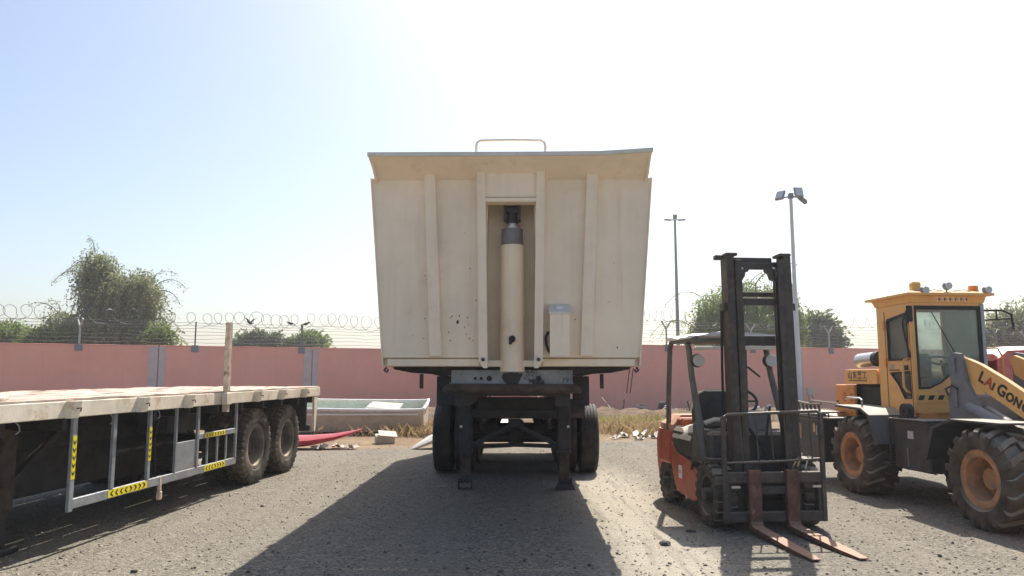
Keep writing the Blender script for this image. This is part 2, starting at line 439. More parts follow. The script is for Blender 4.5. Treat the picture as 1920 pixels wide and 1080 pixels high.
def ground_mat():
    m, n, l, b = newmat("gravel_ground")
    v = coords(n, l)
    vor = n.new("ShaderNodeTexVoronoi"); vor.inputs["Scale"].default_value = 42; vor.inputs["Randomness"].default_value = 1
    l.new(v, vor.inputs["Vector"])
    vor2 = n.new("ShaderNodeTexVoronoi"); vor2.inputs["Scale"].default_value = 95
    l.new(v, vor2.inputs["Vector"])
    sp = n.new("ShaderNodeSeparateColor"); l.new(vor.outputs["Color"], sp.inputs[0])
    sp2 = n.new("ShaderNodeSeparateColor"); l.new(vor2.outputs["Color"], sp2.inputs[0])
    stone = mixc(n, l, sp.outputs[0], (0.05, 0.045, 0.037), (0.375, 0.34, 0.275))
    stone2 = mixc(n, l, sp2.outputs[0], (0.08, 0.072, 0.058), (0.325, 0.295, 0.24))
    c = mixc(n, l, ramp(n, l, noise(n, l, v, 7.0, 5), 0.35, 0.6), stone2, stone)
    dusty = mixc(n, l, sp2.outputs[1], (0.17, 0.152, 0.122), (0.265, 0.238, 0.192))
    c = mixc(n, l, mathn(n, l, 'MULTIPLY', ramp(n, l, noise(n, l, v, 0.8, 10, 0.7), 0.36, 0.7), 0.5), c, dusty)
    # broad lighter and darker patches, dark oily stains
    c = mixc(n, l, mathn(n, l, 'MULTIPLY', ramp(n, l, noise(n, l, v, 0.33, 6), 0.4, 0.7), 0.25), c, (0.15, 0.135, 0.11))
    c = mixc(n, l, mathn(n, l, 'MULTIPLY', ramp(n, l, noise(n, l, v, 1.9, 8), 0.62, 0.75), 0.35), c, (0.12, 0.106, 0.088))
    tc = n.new("ShaderNodeTexCoord"); xyz = n.new("ShaderNodeSeparateXYZ"); l.new(tc.outputs["Object"], xyz.inputs[0])
    # pale wheel-packed track of fine dust running alongside the tipper trailer
    wob = mathn(n, l, 'MULTIPLY', mathn(n, l, 'SUBTRACT', noise(n, l, v, 1.1, 8, 0.7), 0.5), 1.1)
    xt = mathn(n, l, 'ABSOLUTE', mathn(n, l, 'SUBTRACT', mathn(n, l, 'ADD', xyz.outputs["X"], wob), 1.30), 0)
    tr = ramp(n, l, xt, 0.72, 0.2)
    tr = mathn(n, l, 'MULTIPLY', tr, ramp(n, l, xyz.outputs["Y"], 13.5, 11.0))
    tr = mathn(n, l, 'MULTIPLY', tr, ramp(n, l, noise(n, l, coords(n, l, (9, 0.8, 1)), 1.0, 6), 0.25, 0.5))
    c = mixc(n, l, mathn(n, l, 'MULTIPLY', tr, 0.9), c, (0.43, 0.385, 0.31))
    wv = n.new("ShaderNodeTexWave"); wv.wave_type = 'BANDS'; wv.bands_direction = 'Y'; wv.inputs["Scale"].default_value = 2.6; wv.inputs["Distortion"].default_value = 6.0; wv.inputs["Detail"].default_value = 3
    l.new(v, wv.inputs["Vector"])
    c = mixc(n, l, mathn(n, l, 'MULTIPLY', mathn(n, l, 'MULTIPLY', tr, ramp(n, l, wv.outputs["Fac"], 0.5, 0.9)), 0.15), c, (0.20, 0.173, 0.132))
    # compacted lanes along the parking direction
    lane = ramp(n, l, noise(n, l, coords(n, l, (1.5, 0.10, 1)), 1.0, 5), 0.5, 0.68)
    c = mixc(n, l, mathn(n, l, 'MULTIPLY', lane, 0.55), c, (0.26, 0.234, 0.188))
    scuff = ramp(n, l, noise(n, l, coords(n, l, (0.7, 3.0, 1)), 1.0, 9, 0.75), 0.58, 0.72)
    c = mixc(n, l, mathn(n, l, 'MULTIPLY', scuff, 0.5), c, (0.305, 0.276, 0.224))
    # unpaved soil verge towards the wall
    ysoil = mathn(n, l, 'ADD', mathn(n, l, 'SUBTRACT', xyz.outputs["Y"], mathn(n, l, 'MULTIPLY', xyz.outputs["X"], 0.33)), mathn(n, l, 'MULTIPLY', mathn(n, l, 'SUBTRACT', noise(n, l, v, 0.7, 8), 0.5), 3.0))
    soil = mixc(n, l, ramp(n, l, noise(n, l, v, 1.4, 10, 0.75), 0.35, 0.65), (0.17, 0.115, 0.072), (0.33, 0.245, 0.155))
    c = mixc(n, l, ramp(n, l, ysoil, 16.2, 17.4), c, soil)
    l.new(c, b.inputs["Base Color"])
    b.inputs["Roughness"].default_value = 0.95; b.inputs["Specular IOR Level"].default_value = 0.12
    hgt = mathn(n, l, 'ADD', mathn(n, l, 'MULTIPLY', vor.outputs["Distance"], -1.0), mathn(n, l, 'MULTIPLY', vor2.outputs["Distance"], -0.5))
    hgt = mathn(n, l, 'ADD', hgt, mathn(n, l, 'MULTIPLY', noise(n, l, v, 5.0, 8), 1.2))
    bp = n.new("ShaderNodeBump"); bp.inputs["Strength"].default_value = 0.6; bp.inputs["Distance"].default_value = 0.02
    l.new(hgt, bp.inputs["Height"]); l.new(bp.outputs[0], b.inputs["Normal"])
    return m
M['ground'] = ground_mat()

def pebble_mat():
    m, n, l, b = newmat("pebbles")
    g = n.new("ShaderNodeNewGeometry")
    r = n.new("ShaderNodeValToRGB")
    l.new(g.outputs["Random Per Island"], r.inputs[0])
    e = r.color_ramp.elements
    e[0].color = (0.07, 0.06, 0.047, 1); e[1].color = (0.36, 0.315, 0.24, 1)
    k = e.new(0.35); k.color = (0.21, 0.183, 0.14, 1)
    l.new(r.outputs[0], b.inputs["Base Color"]); b.inputs["Roughness"].default_value = 0.9
    return m
M['pebble'] = pebble_mat()

# ------------------------------------------------------------------ ground
def structure(o): o["kind"] = "structure"; return o
g = MB().add([(-600, -60, 0), (600, -60, 0), (600, 1200, 0), (-600, 1200, 0)], [(0, 1, 2, 3)]).build("ground", M['ground'])
structure(g)

def pebbles():
    n = 20000
    y = 4.6 + (nrng.random(n) ** 1.7) * 13.0
    x = (nrng.random(n) - 0.5) * 2 * (y * 0.72 + 0.4)
    s = 0.004 + 0.013 * nrng.random(n) ** 5
    big = nrng.random(n) > 0.997
    s[big] *= 1.7
    base = np.array([(1, 0, 0), (-.5, .87, 0), (-.5, -.87, 0), (.55, .3, .7), (-.5, .4, .65), (0, -.6, .75)])
    fac = np.array([(0, 1, 3), (1, 4, 3), (1, 2, 4), (2, 5, 4), (2, 0, 5), (0, 3, 5), (3, 4, 5)])
    a = nrng.random(n) * 2 * PI; c, d = np.cos(a), np.sin(a)
    V = np.repeat(base[None], n, 0) * (s[:, None, None] * (0.7 + 0.6 * nrng.random((n, 6, 1))))
    V[:, :, 0] *= (1 + 0.7 * nrng.random(n))[:, None]
    vx = V[:, :, 0] * c[:, None] - V[:, :, 1] * d[:, None]; vy = V[:, :, 0] * d[:, None] + V[:, :, 1] * c[:, None]
    V[:, :, 0] = vx + x[:, None]; V[:, :, 1] = vy + y[:, None]; V[:, :, 2] += 0.001
    F = (fac[None] + 6 * np.arange(n)[:, None, None]).reshape(-1, 3)
    o = np_mesh("gravel", V.reshape(-1, 3), F, M['pebble'])
    o["kind"] = "stuff"
    tag(o, "loose grey gravel scattered over the yard", "gravel")
pebbles()

def mound(name, cx, cy, lx, ly, h, seed, label):
    r = random.Random(seed)
    nx, ny = 46, 16
    V = []; F = []
    from mathutils import noise as mn
    for j in range(ny + 1):
        for i in range(nx + 1):
            u, v = i / nx * 2 - 1, j / ny * 2 - 1
            e = max(0, 1 - u ** 4) * max(0, 1 - v * v)
            x, y = cx + u * lx + 0.44 * v * ly * 0, cy + v * ly + u * lx * 0.40
            z = e * h * (0.55 + 0.9 * abs(mn.noise((x * 0.8, y * 0.8, seed)))) + 0.05 * e * mn.noise((x * 4, y * 4, seed + 3))
            V.append((x, y, max(z, 0) - 0.01 * (1 - e)))
    for j in range(ny):
        for i in range(nx):
            a = j * (nx + 1) + i
            F.append((a, a + 1, a + nx + 2, a + nx + 1))
    m = paint(name + "_soil", (0.17, 0.12, 0.08), 0.95, var=0.4, scale=2.5, rust=((0.15, 0.13, 0.13), 0.55, 0.7, 1.8), bump=0.15, spec=0.1)
    o = MB().add(V, F).build(name, m, angle=80)
    structure(o)
mound("terrain", 6.0, 26.5, 7.5, 3.0, 0.40, 3, "")
mound("terrain", -5.0, 27.0, 6.0, 3.5, 0.35, 5, "")

def blades(name, spots, m, label, hmin, hmax):
    V = []; F = []
    P = []
    for cx, cy, sx, sy, n in spots:
        P.append(np.stack([cx + nrng.normal(size=n) * sx, cy + nrng.normal(size=n) * sy], 1))
    P = np.concatenate(P); n = len(P)
    a = nrng.random(n) * 2 * PI; h = hmin + (hmax - hmin) * nrng.random(n) ** 1.6
    w = 0.004 + 0.007 * nrng.random(n)
    lean = nrng.normal(size=(n, 2)) * 0.45 * h[:, None]
    dx, dy = np.cos(a) * w, np.sin(a) * w
    z0 = np.zeros(n)
    b0 = np.stack([P[:, 0] - dx, P[:, 1] - dy, z0], 1); b1 = np.stack([P[:, 0] + dx, P[:, 1] + dy, z0], 1)
    m0 = np.stack([P[:, 0] + lean[:, 0] * .4 + dx * .7, P[:, 1] + lean[:, 1] * .4 + dy * .7, h * .6], 1)
    tp = np.stack([P[:, 0] + lean[:, 0], P[:, 1] + lean[:, 1], h], 1)
    V = np.stack([b0, b1, m0, tp], 1).reshape(-1, 3)
    F = (np.array([(0, 1, 2, 3)])[None] + 4 * np.arange(n)[:, None, None]).reshape(-1, 4)
    o = np_mesh(name, V, F, m)
    o["kind"] = "stuff"; tag(o, label, "grass")
blades("dry_grass", [(-3.4, 18.9, 1.2, 0.15, 180), (-1.9, 20.3, 0.4, 0.7, 2600), (-2.4, 18.7, 0.4, 0.2, 260), (3.0, 20.2, 0.5, 0.6, 1200), (5.4, 24.0, 0.5, 0.9, 1000), (4.5, 20.3, 0.9, .5, 900), (9.2, 26.5, 1.5, 1.0, 1800)], M['dry_grass'],
       "dry straw coloured grass growing on the soil verge before the wall", 0.05, 0.36)
blades("green_grass", [(3.6, 23.5, 0.8, 1.2, 2600), (2.6, 21.8, 0.5, 0.8, 1200), (8.6, 28.0, 1.4, 0.9, 900)], M['green_grass'], "yellowing green grass patch beside the pink wall behind the tipper trailer", 0.05, 0.34)

# ------------------------------------------------------------------ pink boundary walls
WALL_H = 2.67
LW0, LWD = Vector((-19.2, 28.0, 0)), Vector((0.907, 0.421, 0))
RW0, RWD = Vector((5.3, 29.8, 0)), Vector((0.931, 0.365, 0))
def wall_run(parent, P0, D, t0, joints, t1, gap=0.035, filler=0.33, fill_at=None):
    ang = math.atan2(D.y, D.x)
    edges = [t0] + joints + [t1]
    for a, b in zip(edges[:-1], edges[1:]):
        m = MB().box((0, 0, WALL_H / 2), (b - a - gap, 0.16, WALL_H), None, 0.012)
        m.box((0, 0, WALL_H + 0.0225), (b - a - gap - 0.01, 0.175, 0.045), None, 0.01)
        c = P0 + D * ((a + b) / 2)
        p = m.build("wall_panel", M['wall_pink'], parent)
        p.location = (c.x, c.y, 0); p.rotation_euler = (0, 0, ang)
    for j in joints:
        f = MB()
        for sgn, w in ((-1, filler), (1, filler * 0.75)):
            f.box((sgn * (w / 2 + gap / 2 + 0.004), -0.083, WALL_H / 2 + 0.0), (w, 0.008, WALL_H - 0.02))
        f.box((0, 0.03, WALL_H / 2), (gap, 0.06, WALL_H - 0.04))
        c = P0 + D * j
        p = f.build("joint_filler", M['joint_grey'], parent)
        p.location = (c.x, c.y, 0); p.rotation_euler = (0, 0, ang)

lw = thing("boundary_wall", "long pink rendered wall on the left behind the flatbed trailer and boat", "wall")
wall_run(lw, LW0, LWD, -14.0, [-5.6, 5.42, 11.5], 17.6)
wall_run(lw, LW0, LWD, 17.6, [], 22.3)
rw = thing("boundary_wall", "pink rendered wall on the right behind the forklift and wheel loader", "wall")
wall_run(rw, RW0, RWD, -4.6, [7.6], 18.5, filler=0.28)
wall_run(rw, RW0, RWD, 18.5, [29], 40, filler=0.28)
ret = MB().box((0, 0, WALL_H / 2), (9.1, 0.16, WALL_H), None, 0.012)
ra = RW0 + RWD * -4.75
rp = ret.build("wall_panel", M['wall_pink'], rw); rp.location = (ra.x, ra.y + 4.62, 0); rp.rotation_euler = (0, 0, PI / 2)

def wire_fence(label, P0, D, t0, t1, posts, arm_turn, light, coil_r, coil_seed, coil_ranges, z_coil):
    ang = math.atan2(D.y, D.x)
    root = thing("wire_fence", label, "wire fence")
    r = random.Random(coil_seed)
    for t, turn, k in posts:
        c = P0 + D * t
        m = MB().box((0, 0, 0.32), (0.06, 0.06, 0.72), None, 0.008)
        for sg in (-1, 1):
            m.beam((0, 0, 0.64), (0.0, sg * 0.2 , 0.97), 0.05, 0.05)
        p = m.build("fence_post", M['post_light' if light or k else 'post_grey'], root)
        p.location = (c.x, c.y, WALL_H + 0.05); p.rotation_euler = (0, 0, ang + turn)
        q = MB().box((0, -0.103, 0), (0.27, 0.022, 0.24), None, 0.004).box((0, 0, 0.155), (0.27, 0.22, 0.02))
        q = q.build("mounting_plate", M['post_grey'], root)
        q.location = (c.x, c.y, WALL_H - 0.105); q.rotation_euler = (0, 0, ang)
    for i, z in enumerate((0.12, 0.27, 0.42, 0.57, 0.70, 0.82, 0.93)):
        pts = []
        n = 60
        for k in range(n + 1):
            t = t0 + (t1 - t0) * k / n
            c = P0 + D * t
            sag = 0.02 * math.sin(k * 2.1 + i) + 0.015 * r.uniform(-1, 1)
            nx, ny = -D.y, D.x
            off = (0.13 if i % 2 else -0.13) if i >= 4 else 0.0
            pts.append((c.x + nx * off, c.y + ny * off, WALL_H + 0.05 + z + sag))
        MB().tube(pts, 0.0075, 4).build("wire_strand", M['wire'], root)
    for a, b, pitch in coil_ranges:
        pts = []; t = a; ph = 0.0; rad = coil_r; zj = 0.0
        steps = int((b - a) / pitch * 22)
        for k in range(steps):
            ph = k / 22 * 2 * PI
            if k % 22 == 0: rad = coil_r * r.uniform(0.74, 1.12); pit = pitch * r.uniform(0.55, 1.5)
            t += pit / 22
            c = P0 + D * (t + rad * 1.08 * math.cos(ph))
            nx, ny = -D.y, D.x
            o = math.sin(ph * 1.0) * 0.0 + 0.18 * math.cos(ph)
            pts.append((c.x + nx * o, c.y + ny * o, WALL_H + 0.05 + z_coil + rad * math.sin(ph) + 0.05 * math.sin(t * 1.7) + 0.03 * math.sin(t * 0.6)))
        MB().tube(pts, 0.0095, 4).build("razor_coil", M['wire'], root)

wire_fence("barbed strands and razor coil on grey posts along the left pink wall", LW0, LWD, -14, 22.3,
           [(-5.4, PI / 2, 0), (-1.5, 0.5, 1), (2.6, 0.55, 1), (6.76, 0, 0), (11.04, 0, 0), (15.3, 0, 0), (19.5, 0, 0)], 0, False, 0.33, 5, [(-13.5, 22.0, 0.50)], 1.13)
wire_fence("barbed strands and razor coil on branching posts along the right pink wall", RW0, RWD, -4.6, 40,
           [(-3.3, 1.35, 1), (1.0, 1.3, 1), (5.2, 1.2, 1), (9.45, 1.25, 1), (13.7, 1.2, 1), (18.0, 1.25, 1), (22.3, 1.2, 1), (26.6, 1.2, 1)], 0, True, 0.29, 9, [(-4.0, 30, 0.55)], 1.12)

# ------------------------------------------------------------------ trees beyond the walls
def tree(name, label, Y, k, blobs, nstr, leafm, droop, length, leaf, trunk_u, seed, group=None, steps=9, wisps=0, trunk_r=0.2):
    """blobs: (x, z, rx, rz) of the crown's masses in metres"""
    g_ = np.random.default_rng(seed); r = random.Random(seed)
    root = thing(name, label, "tree", (trunk_u, Y, 0), 0, group)
    tk = MB()
    fork = Vector((r.uniform(-.2, .2), 0, 1.5 + r.uniform(0, 0.5)))
    tk.tube([(0, 0, -0.1), (0.06, 0.03, 0.7), fork], [trunk_r * 1.3, trunk_r, trunk_r * 0.85], 8)
    for (x, z, rx, rz) in blobs:
        for q in range(3):
            end = Vector((x - trunk_u + r.uniform(-.6, .6) * rx, r.uniform(-.6, .6) * rx, z + r.uniform(-.3, .75) * rz))
            mid = fork.lerp(end, 0.5) + Vector((r.uniform(-.3, .3), r.uniform(-.3, .3), 0.25))
            tk.tube([fork, fork.lerp(mid, 0.5) + Vector((r.uniform(-.15, .15), 0, .05)), mid, mid.lerp(end, .5) + Vector((r.uniform(-.15, .15), 0, .1)), end],
                    [trunk_r * .6, trunk_r * .5, trunk_r * .38, trunk_r * .25, trunk_r * .1], 6)
    V = []
    area = np.array([b[2] * b[3] for b in blobs]); area = area / area.sum()
    tw = MB()
    for (x, z, rx, rz), w in zip(blobs, area):
        n = max(20, int(nstr * w))
        d = g_.normal(size=(n, 3)); d /= np.linalg.norm(d, axis=1, keepdims=True)
        rad = g_.random(n) ** 0.45
        # clumps: pull the starts towards a few random twig ends
        cl = g_.normal(size=(max(6, n // 26), 3)); cl /= np.linalg.norm(cl, axis=1, keepdims=True)
        cl *= (0.55 + 0.5 * g_.random((len(cl), 1)))
        pick = g_.integers(0, len(cl), n)
        p = 0.34 * d * rad[:, None] + 0.76 * cl[pick]
        pos = np.stack([x - trunk_u + p[:, 0] * rx, p[:, 1] * rx * 0.85, z + p[:, 2] * rz], 1)
        dr = d * 0.7 + g_.normal(size=(n, 3)) * 0.4; dr[:, 2] += 0.35
        L = length * (0.35 + 0.8 * g_.random(n))
        for s_ in range(steps):
            dr[:, 2] -= droop * (0.25 + 0.1 * s_)
            dr += g_.normal(size=(n, 3)) * 0.12
            dr /= np.linalg.norm(dr, axis=1, keepdims=True)
            pos = pos + dr * (L / steps)[:, None]
            ok = pos[:, 2] > 0.4
            for rep in range(2):
                ax = dr * 0.8 + g_.normal(size=(n, 3)) * 0.55; ax /= np.linalg.norm(ax, axis=1, keepdims=True)
                sd = np.cross(ax, g_.normal(size=(n, 3))); sd /= np.linalg.norm(sd, axis=1, keepdims=True)
                ll = leaf * (0.6 + 0.9 * g_.random((n, 1))); st = pos + g_.normal(size=(n, 3)) * 0.04
                q = np.stack([st, st + ax * ll * .5 + sd * ll * .2, st + ax * ll, st + ax * ll * .5 - sd * ll * .2], 1)
                V.append(q[ok])
    for w_ in range(wisps):
        x, z, rx, rz = blobs[r.randrange(len(blobs))]
        a = r.uniform(0.15, PI - 0.15)
        st = Vector((x - trunk_u + math.cos(a) * rx * 0.8, r.uniform(-.5, .5) * rx, z + math.sin(a) * rz * 0.75))
        dv = Vector((math.cos(a) * 0.9 + r.uniform(-.25, .25), r.uniform(-.4, .4), math.sin(a) * 0.9 + 0.2)).normalized()
        pts = [st.copy()]; cur = st.copy(); q = []
        for s_ in range(9):
            dv = (dv + Vector((r.uniform(-.1, .1), r.uniform(-.1, .1), -0.23))).normalized()
            cur = cur + dv * (0.11 + 0.04 * r.random()) * (length / 1.1)
            pts.append(cur.copy())
            for e in range(9):
                ax = Vector((r.gauss(0, 1), r.gauss(0, 1), r.gauss(-.5, 1))).normalized(); sd = ax.cross(Vector((r.gauss(0, 1), r.gauss(0, 1), r.gauss(0, 1)))).normalized()
                ll = leaf * r.uniform(.5, 1.0); s0 = cur + Vector((r.gauss(0, .09), r.gauss(0, .09), r.gauss(-.05, .10)))
                q.append([s0, s0 + ax * ll * .5 + sd * ll * .18, s0 + ax * ll, s0 + ax * ll * .5 - sd * ll * .18])
        tw.tube(pts, [0.022] * 4 + [0.014] * 6, 4)
        V.append(np.array(q))
    V = np.concatenate(V).reshape(-1, 3); n = len(V) // 4
    cr = np_mesh("crown", V, np.arange(4 * n).reshape(-1, 4), leafm, root)
    if tw.v: tk.add(tw.v, tw.f)
    tk.build("trunk", M['bark'], root)
    return root

def bl(Y, lst):
    k = Y / 1400
    return [((u - 960) * k, 1.52 + (703 - v) * k, ru * k, rv * k) for u, v, ru, rv in lst]
TG = "trees beyond the boundary wall"
tree("ghaf_tree", "large loose grey green tree with wispy drooping branches beyond the left wall", 42, 0, bl(42, [(168, 500, 26, 34), (180, 530, 34, 40), (222, 545, 52, 50), (264, 562, 38, 48), (125, 615, 38, 28), (195, 615, 80, 36), (268, 615, 28, 36)]), 2700, M['leaf_ghaf'], 0.75, 1.7, 0.16, -22.3, 21, TG, steps=12, wisps=26, trunk_r=0.26)
tree("weeping_tree", "green weeping tree behind the forklift mast", 46, 0, bl(46, [(1395, 555, 58, 34), (1335, 580, 32, 40), (1450, 565, 40, 42), (1490, 590, 14, 40), (1400, 612, 95, 34), (1300, 620, 10, 22)]), 1900, M['leaf_green'], 1.3, 2.6, 0.16, 14.6, 22, TG, steps=15, wisps=8, trunk_r=0.3)
tree("broad_tree", "low rounded dark tree right of the white floodlight pole", 58, 0, bl(58, [(1530, 622, 30, 26), (1500, 635, 40, 18), (1550, 640, 20, 14)]), 1300, M['leaf_dark'], 0.25, 1.2, 0.28, 23.5, 23, TG)
tree("broad_tree", "pale leafy tree above the red tractor at the right edge", 46, 0, bl(46, [(1880, 630, 34, 34), (1925, 622, 40, 48), (1865, 645, 22, 16)]), 1100, M['leaf_ghaf'], 0.5, 1.6, 0.2, 30.6, 24, TG, wisps=14)
tree("broad_tree", "round green bush at the left edge above the wall", 46, 0, bl(46, [(12, 636, 28, 17), (-30, 630, 30, 24), (38, 645, 10, 6)]), 1500, M['leaf_green'], 0.3, 1.0, 0.22, -31.0, 25, TG)
tree("broad_tree", "dark green bush behind the flatbed stake above the wall", 62, 0, bl(62, [(478, 643, 20, 11), (458, 648, 16, 6), (493, 643, 9, 12)]), 900, M['leaf_dark'], 0.25, 1.0, 0.28, -21.5, 26, TG)
tree("broad_tree", "thin see-through shrub between the two bushes above the wall", 62, 0, bl(62, [(520, 644, 10, 14), (538, 648, 12, 8)]), 170, M['leaf_dark'], 0.3, 0.9, 0.24, -19.2, 27, TG, trunk_r=0.1)
tree("broad_tree", "rounded olive bush beside the fence post above the wall", 62, 0, bl(62, [(592, 645, 24, 11), (564, 650, 12, 5), (578, 645, 14, 10)]), 1000, M['leaf_green'], 0.25, 1.0, 0.28, -16.4, 28, TG)
tree("broad_tree", "small pale shrub at the foot of the big drooping tree", 40, 0, bl(40, [(300, 640, 18, 16), (80, 640, 26, 12)]), 500, M['leaf_green'], 0.3, 0.9, 0.2, -19.0, 29, TG, trunk_r=0.12)

# birds on the wires
def bird(x, y, z, rz, label, spread):
    m = MB()
    m.loft([[(d, math.cos(a) * r_, z0 + math.sin(a) * r_) for a in (k * PI / 4 for k in range(8))] for d, r_, z0 in ((-.20, .012, -.03), (-.10, .03, -.01), (0, .065, .0), (.09, .055, .03), (.13, .035, .06), (.17, .035, .075), (.205, .008, .07))])
    if spread:
        for s_ in (-1, 1):
            m.loft([[(x0, s_ * yy, zz) for x0, zz in ((-.07, z1), (.07, z1 + .01), (.0, z1 + .015))] for yy, z1 in ((.04, .02), (.18, .16), (.30, .19))])
    m.add([(-.18, -.02, -.03), (-.18, .02, -.03), (-.30, .035, -.06), (-.30, -.035, -.06)], [(0, 1, 2, 3)])
    o = m.build("bird", M['feather']); o.location = (x, y, z); o.rotation_euler = (0, 0, rz)
    tag(o, label, "bird", "birds by the wire fence")
bird(-10.85, 30.9, 3.66, 2.6, "dark bird with raised wings landing on the wire near the flatbed stake", True)
bird(-9.62, 32.44, 3.735, 2.9, "dark bird perched on the wire, middle of the three", False)
bird(-9.05, 32.71, 3.735, 0.3, "dark bird perched on the wire, nearest the tipper trailer", False)

# ------------------------------------------------------------------ lamp posts
def flood(parent, p, tilt, turn, s=1.0):
    R_ = RZ(turn) @ RX(tilt)
    m = MB().box((0, 0, 0), (0.40 * s, 0.10 * s, 0.46 * s), None, 0.02)
    for k in range(7): m.box((-.15 * s + k * .05 * s, 0.07 * s, 0), (0.012, 0.06 * s, 0.40 * s))
    h = m.build("lamp_head", M['lamp_grey'], parent); h.matrix_local = TR(*p) @ R_
    f = MB().box((0, -0.055 * s, 0), (0.33 * s, 0.012, 0.38 * s)).build("lens", M['lamp_face'], h)
p2 = thing("floodlight_pole", "tall white pole with clustered floodlights behind the forklift", "lamp post", (12.2, 32.0, 0))
MB().tube([(0, 0, 0), (0, 0, 4.6), (0, 0, 4.62), (0, 0, 9.25)], [.125, .10, .09, .07], 16).build("pole", M['pole_white'], p2)
MB().box((0, 0, 0.02), (0.5, 0.5, 0.04)).build("base_plate", M['galv'], p2)
br = MB().tube([(-.45, 0, 9.2), (0, 0, 9.28), (.45, -.1, 9.2)], 0.035, 6); br.box((0, 0, 9.3), (0.2, 0.2, 0.25), None, .02); br.build("bracket", M['lamp_grey'], p2)
flood(p2, (-.50, -.1, 9.3), -0.5, -0.9); flood(p2, (.27, -.2, 9.42), -0.25, 0.15); flood(p2, (.52, 0, 9.15), -0.8, 1.2)
jb = thing("junction_box", "small grey junction box on a conduit beside the white floodlight pole", "box", (12.55, 31.75, 0))
MB().box((0, 0, 0.82), (0.26, 0.14, 0.32), None, 0.012).build("box_body", M['box_grey'], jb)
MB().tube([(-.05, 0, 0), (-.05, 0, 0.68)], 0.02, 6).build("conduit", M['post_grey'], jb)
MB().tube([(.06, 0, .68), (.15, 0, .52), (.12, 0, .4), (-.04, 0, .36)], 0.015, 6).build("cable", M['black'], jb)
p1 = thing("street_lamp", "slim dark grey street lamp with twin arms beyond the right wall", "lamp post", (11.1, 50, 0))
MB().tube([(0, 0, 0), (0, 0, 12.0)], [.16, .075], 12).build("pole", M['pole_grey'], p1)
for s_ in (-1, 1):
    a = MB().tube([(0, 0, 12), (s_ * .3, 0, 12.02)], 0.04, 6)
    a.box((s_ * .48, 0, 12.02), (0.5, 0.25, 0.11), RY(-s_ * 0.08), .04)
    a.build("lamp_arm", M['lamp_grey'], p1)
MB().box((0, -.05, 12.22), (0.26, 0.2, 0.32), None, .03).build("top_lamp", M['lamp_grey'], p1)

# ------------------------------------------------------------------ boats and litter on the verge
bt = thing("open_boat", "chalky white open boat with pale green inside lying before the left wall", "boat", (-3.9, 20.0, 0), math.radians(1.0))
def boat_sec(x, w, zs=0.0, inner=0.0):
    i = inner
    return [(x, -0.72 * w + i, 0.63 + zs), (x, -0.62 * w + i, 0.33), (x, -0.45 * w + i * .7, 0.06 + i), (x, 0.45 * w - i * .7, 0.06 + i), (x, 0.68 * w - i, 0.42), (x, 0.8 * w - i, 0.82 + zs)]
outs = [(-3.2, .12, .12), (-2.6, .55, .06), (-1.6, .9, .02), (-.4, 1, 0), (.9, 1, -.01), (1.55, .97, 0), (1.62, .93, .02)]
hull = MB(); secs = [boat_sec(*q) for q in outs]; ins = [boat_sec(q[0] + (0.1 if i == 0 else (-.06 if i == 6 else 0)), q[1], q[2], 0.045) for i, q in enumerate(outs)]
hull.loft(secs, cap=True, closed=False); hb = hull.build("hull", M['hull_white'], bt, 40)
inn = MB().loft(ins, cap=False, closed=False); inn.add([p for p in ins[-1]], [tuple(range(6))]); inn.build("inner_liner", M['hull_green'], bt, 40)
gw = MB()
for kk in (0, 5):
    gw.tube([Vector(s_[kk]) + Vector((0, 0.02 if kk == 0 else -.02, 0)) for s_ in secs], 0.04, 8)
gw.tube([secs[-1][0], (1.64, 0, .73), secs[-1][5]], 0.04, 8)
gw.build("gunwale", M['hull_rub'], bt)
MB().bx(-3.0, 1.5, -.765, -.725, .50, .54).build("rub_strip", M['hull_rub'], bt)
pn = MB().box((0, 0, 0), (0.85, 0.5, 0.05), None, 0.01).box((-.1, .05, -.055), (0.8, 0.45, 0.05), None, 0.01).build("foam_board", M['paper'])
pn.location = (-3.35, 19.98, 0.70); pn.rotation_euler = (0.28, 0.05, -0.1)
tag(pn, "white board lying across the open boat", "board")
for x_ in (-.2,):
    MB().bx(-.62, .62, -.62, .6, .44, .53, .02).build("thwart", M['hull_green'], bt)

def shell(name, label, cat, mat_, pts, w, h, loc, rz):
    m = MB(); secs = []
    for i, (x, z, s_) in enumerate(pts):
        secs.append([(x, -w * s_, z + h * s_ * .55), (x, -w * .9 * s_, z + h * s_ * .15), (x, -w * .35 * s_, z), (x, w * .35 * s_, z), (x, w * .9 * s_, z + h * s_ * .15), (x, w * s_, z + h * s_ * .55), (x, w * .55 * s_, z + h * s_ * .9), (x, 0, z + h * s_), (x, -w * .55 * s_, z + h * s_ * .9)])
    m.loft(secs)
    o = m.build(name, mat_, None, 50); o.location = loc; o.rotation_euler = (0, 0, rz)
    return tag(o, label, cat)
shell("kayak", "red fibreglass kayak hull with upturned tip behind the flatbed wheels", "kayak", M['red_gel'], [(-2.6, .05, .3), (-2.0, .02, .8), (-1.2, .0, 1), (-.5, .02, 1), (.0, .07, .82), (.5, .17, .55), (.85, .29, .3), (1.05, .38, .10)], .32, .26, (-4.18, 15.75, 0), 0.08)
shell("kayak", "cream white kayak hull tilted against the tipper wheels", "kayak", M['white_gel'], [(-.62, .0, .05), (-.5, .01, .35), (-.2, .10, .7), (.3, .22, .95), (.9, .33, 1), (1.6, .36, .8), (2.1, .36, .3)], .3, .24, (-1.52, 15.9, 0), 0.45)

